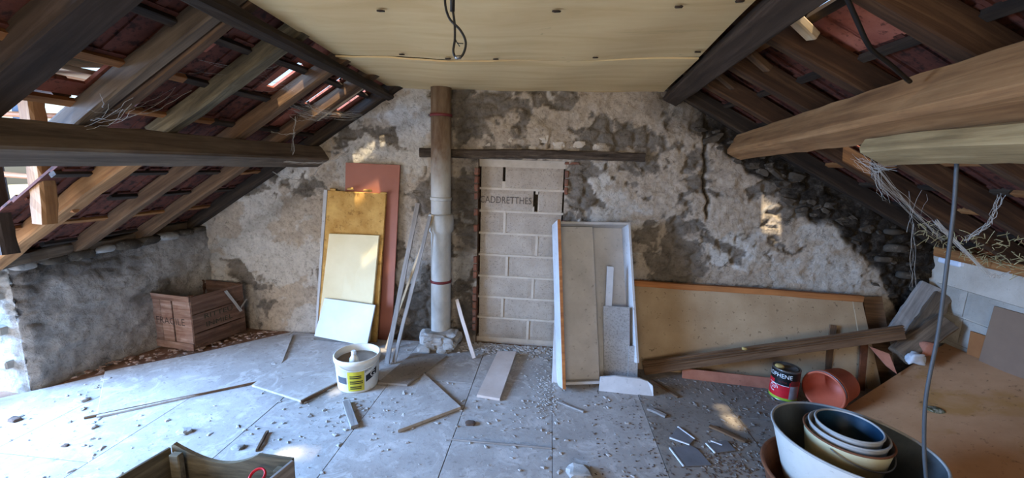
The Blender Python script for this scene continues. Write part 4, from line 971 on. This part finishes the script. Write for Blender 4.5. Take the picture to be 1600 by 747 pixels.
vessel('enamel_bucket', (YX+.004, YY_+.006, .178), .152, .120, .243, M['enamel_grey'], M['enamel_grey'], 'grey enamel bucket nested inside the pale yellow bucket', 'bucket', rim=.005)
vessel('enamel_bucket', (YX+.008, YY_+.012, .200), .130, .104, .238, M['enamel_grey'], M['enamel_blue'], 'innermost bucket with dark blue inside, nested in the grey one', 'bucket', rim=.005)

# brown sheet resting on the right wall, small boards against the wall
bs = hexa('brown_sheet', (2.06, 1.25, .02), (3.06, 1.25, .40), (3.055, 3.25, .372), (2.10, 2.80, .03), .016, M['sheet_brown'])
tag(bs, 'big brown hardboard sheet sloping down from the right wall', 'sheet')
leaner('leaning_board', Xp(1528, 566, 3.03), (3.03, 1.9, .45), (3.05, 1.9, .80), Xp(1553, 478, 3.05), .012, M['sheet_dark'], 'dark brown board standing against the white block wall')
leaner('leaning_board', Xp(1510, 553, 3.035), Xp(1534, 562, 3.035), Xp(1543, 526, 3.045), Xp(1516, 517, 3.045), .010, M['sheet_rust'], 'small rust coloured board beside the dark brown board')
tag(beam('wood_block', (2.30, 1.62, .17), (2.36, 1.45, .17), .06, .07, M['new_wood'], None, wob=.004, seg=4), 'cut block of orange wood at the right picture edge', 'wood block')
tag(blob('foam_crumb', Matrix.Translation(at(1163, 545, 1, 3.06)), .016, M['resin'], None, 4, (1.4, .8, .8), .4, 2), 'yellow foam crumb sitting on the moulding plank', 'crumb')
mq = at(1470, 592, 1, 2.6); mq.z = .03+(mq.x-2.08)*.375
tag(blob('moss_clump', Matrix.Translation(mq), .035, M['moss'], None, 6, (1.3, 1, .35), .6, 3), 'small dark moss clump on the brown sheet', 'moss')
# slabs and shards heaped in the right corner
def slabs(p_lo, p_hi, w_, th, mat, label, up): return tag(beam('slab', p_lo, p_hi, w_, th, mat, None, up=up, wob=.012, seg=8, c=.012), label, 'slab')
slabs(at(1398, 528, 1, 3.22), at(1452, 448, 1, 3.44), .15, .06, M['grey_wood'], 'long grey-brown slab leaning upright in the right corner', (-.6, -1, .5))
slabs(at(1424, 540, 1, 3.12), at(1474, 464, 1, 3.34), .12, .06, M['beam_grey'], 'second grey-brown slab leaning right of the upright one', (-.5, -1, .5))
slabs(at(1405, 555, 1, 3.06), at(1478, 502, 1, 3.16), .15, .07, M['beam_grey'], 'low slab lying across the front of the corner heap', (-.4, -1, .7))
tag(hexa('terracotta_shard', at(1385, 572, 1, 3.02), at(1402, 585, 1, 2.98), at(1390, 553, 1, 3.05), at(1358, 541, 1, 3.10), .02, M['terracotta']), 'pointed terracotta shard below the corner slabs', 'shard')
tag(blob('terracotta_shard', Matrix.Translation(at(1450, 545, 1, 3.05)), .06, M['terracotta'], None, 8, (1, .6, 1), .3, 3), 'rounded terracotta shard behind the brown sheet', 'shard')
tag(blob('plastic_bag', Matrix.Translation(at(1430, 560, 1, 2.98)), .055, M['cloth'], None, 9, (1.1, .7, .9), .5, 3), 'crumpled pale bag below the corner slabs', 'bag')

# cables
pc = [(-.372, 1.5, 2.215), (-.392, 1.5, 2.16), (-.378, 1.5, 2.10), (-.338, 1.5, 2.06), (-.318, 1.5, 2.02), (-.328, 1.5, 1.98), (-.350, 1.5, 1.968), (-.362, 1.5, 1.99), (-.357, 1.5, 2.03), (-.358, 1.5, 2.08), (-.366, 1.5, 2.14), (-.366, 1.5, 2.215)]
cb = thing('hanging_cable', (-.37, 1.5, 2.2), 'looped black cable hanging from the plywood ceiling', 'cable')
tube('cable', spline(pc, 6), .0042, M['cable_black'], cb)
tube('sheath', [(-.366, 1.5, 2.225), (-.366, 1.5, 2.12)], .0085, M['cable_black'], cb)
for d in (.0, .012): tube('bare_wire', spline([(-.357, 1.5, 2.035), (-.348, 1.497, 2.018), (-.338+d, 1.495, 2.005+d*.8)], 4), .0016, M['cable_black'], cb, 6)
tube('clip', [(-.355, 1.5, 1.97), (-.335, 1.5, 1.972)], .007, M['tin'], cb)
pr = [at(1495, 255, 1, 1.62), at(1490, 330, 1, 1.62), at(1479, 420, 1, 1.62), at(1466, 520, 1, 1.62), at(1447, 620, 1, 1.62), at(1444, 700, 1, 1.62), at(1448, 760, 1, 1.62)]
tag(tube('hanging_cable', spline(pr, 6), .0065, M['cable_grey']), 'grey cable hanging from the right beam into the enamel tub', 'cable')
pk = [at(1316, -20, 1, 1.30), at(1338, 30, 1, 1.34), at(1360, 75, 1, 1.38), at(1390, 100, 1, 1.42), at(1422, 128, 1, 1.48)]
tag(tube('hanging_cable', spline(pk, 6), .0065, M['cable_black']), 'black cable running down the right rafters to the big beam', 'cable')

# cobwebs
def cobweb(name_label, strands, sag=.02, r=.0012, fuzz=0):
    V, Fc = [], []
    for (a, b_, k) in strands:
        a, b_ = Vector(a), Vector(b_)
        for q in range(k):
            da = Vector(rng.normal(0, fuzz, 3)); db = Vector(rng.normal(0, fuzz, 3)); pts = []
            n_ = 7; s_ = sag*random.uniform(.3, 1.4)
            for i in range(n_+1):
                t_ = i/n_; pts.append((a+da)*(1-t_)+(b_+db)*t_-Vector((0, 0, s_*4*t_*(1-t_)))+Vector(rng.normal(0, .004, 3)))
            v, f_ = tube_data(pts, r*random.uniform(.25, .8), 4); o_ = len(V); V += v; Fc += [tuple(o_+x_ for x_ in ff) for ff in f_]
    return tag(obj('cobweb', V, Fc, M['web']), name_label, 'cobweb')
y_ = 2.9
cobweb('bright cobweb sheet strung under the left roof gap', [(Yp(455, 165, 2.75), Yp(560, 178, 3.1), 14), (Yp(470, 150, 2.8), Yp(520, 180, 3.0), 12), (Yp(458, 175, 2.75), Yp(500, 185, 2.9), 8)], .03, .0014, .025)
cobweb('dangling cobweb threads beside the end of the left beam', [(Yp(462, 180, 2.8), Yp(455, 240, 2.8), 3), (Yp(425, 205, 2.8), Yp(460, 208, 2.8), 2), (Yp(430, 250, 2.9), Yp(505, 255, 3.1), 4), (Yp(505, 255, 3.1), Yp(480, 285, 3.1), 3), (Yp(425, 270, 2.9), Yp(480, 285, 3.1), 3), (Yp(515, 215, 3.1), Yp(520, 245, 3.1), 3), (Yp(505, 255, 3.1), Yp(545, 235, 3.2), 3)], .012, .0022, .006)
cobweb('grey cobweb draped beneath the right beam by the roof gap', [(Yp(1340, 248, 2.5), Yp(1390, 262, 2.4), 16), (Yp(1370, 260, 2.5), Yp(1388, 310, 2.5), 8), (Yp(1360, 255, 2.5), Yp(1470, 370, 2.7), 14), (Yp(1430, 300, 2.6), Yp(1420, 350, 2.6), 4), (Yp(1430, 350, 2.8), Yp(1425, 450, 3.0), 4)], .03, .0017, .02)
cobweb('tan cobweb rope hanging before the white block wall', [(Yp(1460, 345, 2.55), Yp(1548, 432, 2.5), 16), (Yp(1548, 432, 2.5), Yp(1575, 425, 2.5), 6), (Yp(1565, 305, 2.3), Yp(1545, 350, 2.35), 7), (Yp(1545, 350, 2.35), Yp(1510, 375, 2.4), 7)], .006, .0022, .006)
cobweb('fine cobweb high between the left rafters near the ceiling', [(Yp(300, 95, 1.9), Yp(420, 105, 2.3), 8), (Yp(350, 130, 2.1), Yp(450, 75, 2.4), 8), (Yp(410, 130, 2.3), Yp(450, 140, 2.4), 8)], .02, .001, .03)
cobweb('sparse cobweb low between the nearer left rafters', [(Yp(150, 190, 1.6), Yp(190, 160, 1.6), 8), (Yp(170, 180, 1.62), Yp(280, 150, 1.9), 6)], .02, .001, .03)
# straw and fluff caught at the right eave
V, Fc = [], []
for k in range(260):
    x = random.uniform(2.55, 3.05); y = random.uniform(1.6, 3.2); p = Vector((x, y, zr(x)-.02-random.random()*.10*(x-2.4))); d_ = Vector(rng.normal(0, 1, 3)).normalized()*random.uniform(.03, .09)
    v, f_ = tube_data([p, p+d_*.5+Vector(rng.normal(0, .008, 3)), p+d_], .0022, 4); o_ = len(V); V += v; Fc += [tuple(o_+x_ for x_ in ff) for ff in f_]
tag(obj('eave_straw', V, Fc, M['straw']), 'dusty straw and fluff caught under the right eave', 'straw', kind='stuff')

# ------------------------------------------------------------------ debris on the floor
def chips(name, spots, mat, label, cat):
    V, Fc = [], []
    for (x, y, s) in spots:
        n_ = len(V); a = random.random()*6.3; ca, sa = math.cos(a), math.sin(a); l, w_, h = s*random.uniform(.7, 1.5), s*random.uniform(.4, .9), s*random.uniform(.15, .5)
        P8 = [(-l, -w_, 0), (l*.8, -w_*.9, 0), (l, w_*.7, 0), (-l*.7, w_, 0), (-l*.6, -w_*.5, h), (l*.5, -w_*.4, h*.8), (l*.4, w_*.5, h), (-l*.3, w_*.5, h*.7)]
        V += [(x+ca*p-sa*q*1, y+sa*p+ca*q, .003+r_) for p, q, r_ in P8]
        Fc += [tuple(n_+k for k in f_) for f_ in ((3, 2, 1, 0), (4, 5, 6, 7), (0, 1, 5, 4), (1, 2, 6, 5), (2, 3, 7, 6), (3, 0, 4, 7))]
    o = obj(name, V, Fc, mat); return tag(o, label, cat, kind='stuff')
spots = []
for k in range(9500):
    x, y = random.uniform(-3.2, 2.0), random.uniform(1.2, 3.4)
    if en[0]*x+en[1]*y > ec-.05: continue
    d = .16+.9*max(0, vnoise(np.array(x*2.2), np.array(y*2.2), np.array(0.), 5))**1.3+.10*(x > .2)
    if x < -1.2: d *= .85
    if random.random() < d*.6: spots.append((x, y, random.choice([.004, .005, .006, .008, .010, .014])))
for k in range(700): # heap along the doorway foot
    spots.append((random.uniform(-.75, .25), 3.5-abs(random.gauss(0, .10))-.02, random.choice([.006, .01, .014, .02])))
for k in range(300): spots.append((.05+random.gauss(0, .05), 2.75+random.gauss(0, .18), random.choice([.004, .006, .009])))
for k in range(260): spots.append((random.uniform(.7, 2.0), 3.08-abs(random.gauss(0, .12)), random.choice([.004, .006, .009])))
for k in range(160): spots.append((1.15+random.gauss(0, .16), 2.18+random.gauss(0, .10), random.choice([.005, .008, .012])))
chips('dusty_debris', [q for q in spots if q[0] > .55], M['chip_dusty'], 'grey dusty crumbs scattered over the right floor', 'debris')
chips('plaster_debris', [q for q in spots if q[0] <= .55], M['chip'], 'fine plaster crumbs scattered over the left and middle floor', 'debris')
spots_r = []
sp2 = [(random.uniform(.3, 1.9), random.uniform(1.5, 3.0), random.choice([.003, .005, .007])) for k in range(900)]+[(1.05+random.gauss(0, .15), 2.12+random.gauss(0, .1), .008) for k in range(160)]
chips('dark_dirt', sp2, M['chunk_dark'], 'dark dirt specks scattered over the right floor', 'dirt')
sp3 = [(lambda t_: (-3.42+1.15*t_-random.uniform(.02, .3)*(1-.3*t_), 2.30+1.25*t_+random.uniform(-.02, .1), random.choice([.008, .014, .02])))(random.random()) for k in range(260)]
chips('earth_crumbs', [(x, y, s) for x, y, s in sp3 if y < 3.42], M['crumb'], 'reddish earth crumbs along the foot of the left wall', 'debris')
for (px, py, s, m, lab) in [(22, 657, .03, 'chunk_dark', 'flat brown stone lying at the far left floor edge'), (128, 626, .035, 'chip', 'pale plaster lump left of the long brown strip'), (127, 640, .022, 'chip', 'small plaster lump at the end of the long brown strip'), (168, 594, .03, 'chip', 'plaster lump on the left sheet near the wall end'), (143, 668, .028, 'chip', 'flat plaster flake below the long brown strip'),
        (288, 676, .035, 'stone', 'grey rubble lump above the foreground box'), (102, 697, .016, 'chunk_dark', 'small dark pebble on the left floor'), (282, 558, .03, 'chunk_dark', 'black flake beside the old crate'), (372, 700, .03, 'stone', 'grey crumb cluster behind the foreground box'), (430, 570, .03, 'chip', 'plaster lump at the corner of the left sheet'), (735, 663, .03, 'chunk_dark', 'dark crumb in the middle of the floor'), (905, 742, .06, 'stone', 'dusty lump at the bottom edge of the picture'), (410, 505, .04, 'chunk_dark', 'dark rubble lump at the foot of the left back wall'), (425, 510, .04, 'terracotta', 'reddish rubble lump at the foot of the left back wall'), (980, 662, .014, 'chip', 'small plaster crumb below the broken white board')]:
    p = G(px, py); tag(blob('rubble_lump', Matrix.Translation((p.x, p.y, s*.22)), s, M[m], None, px, (1.2, .85, .45), .45, 2, False), lab, 'rubble')
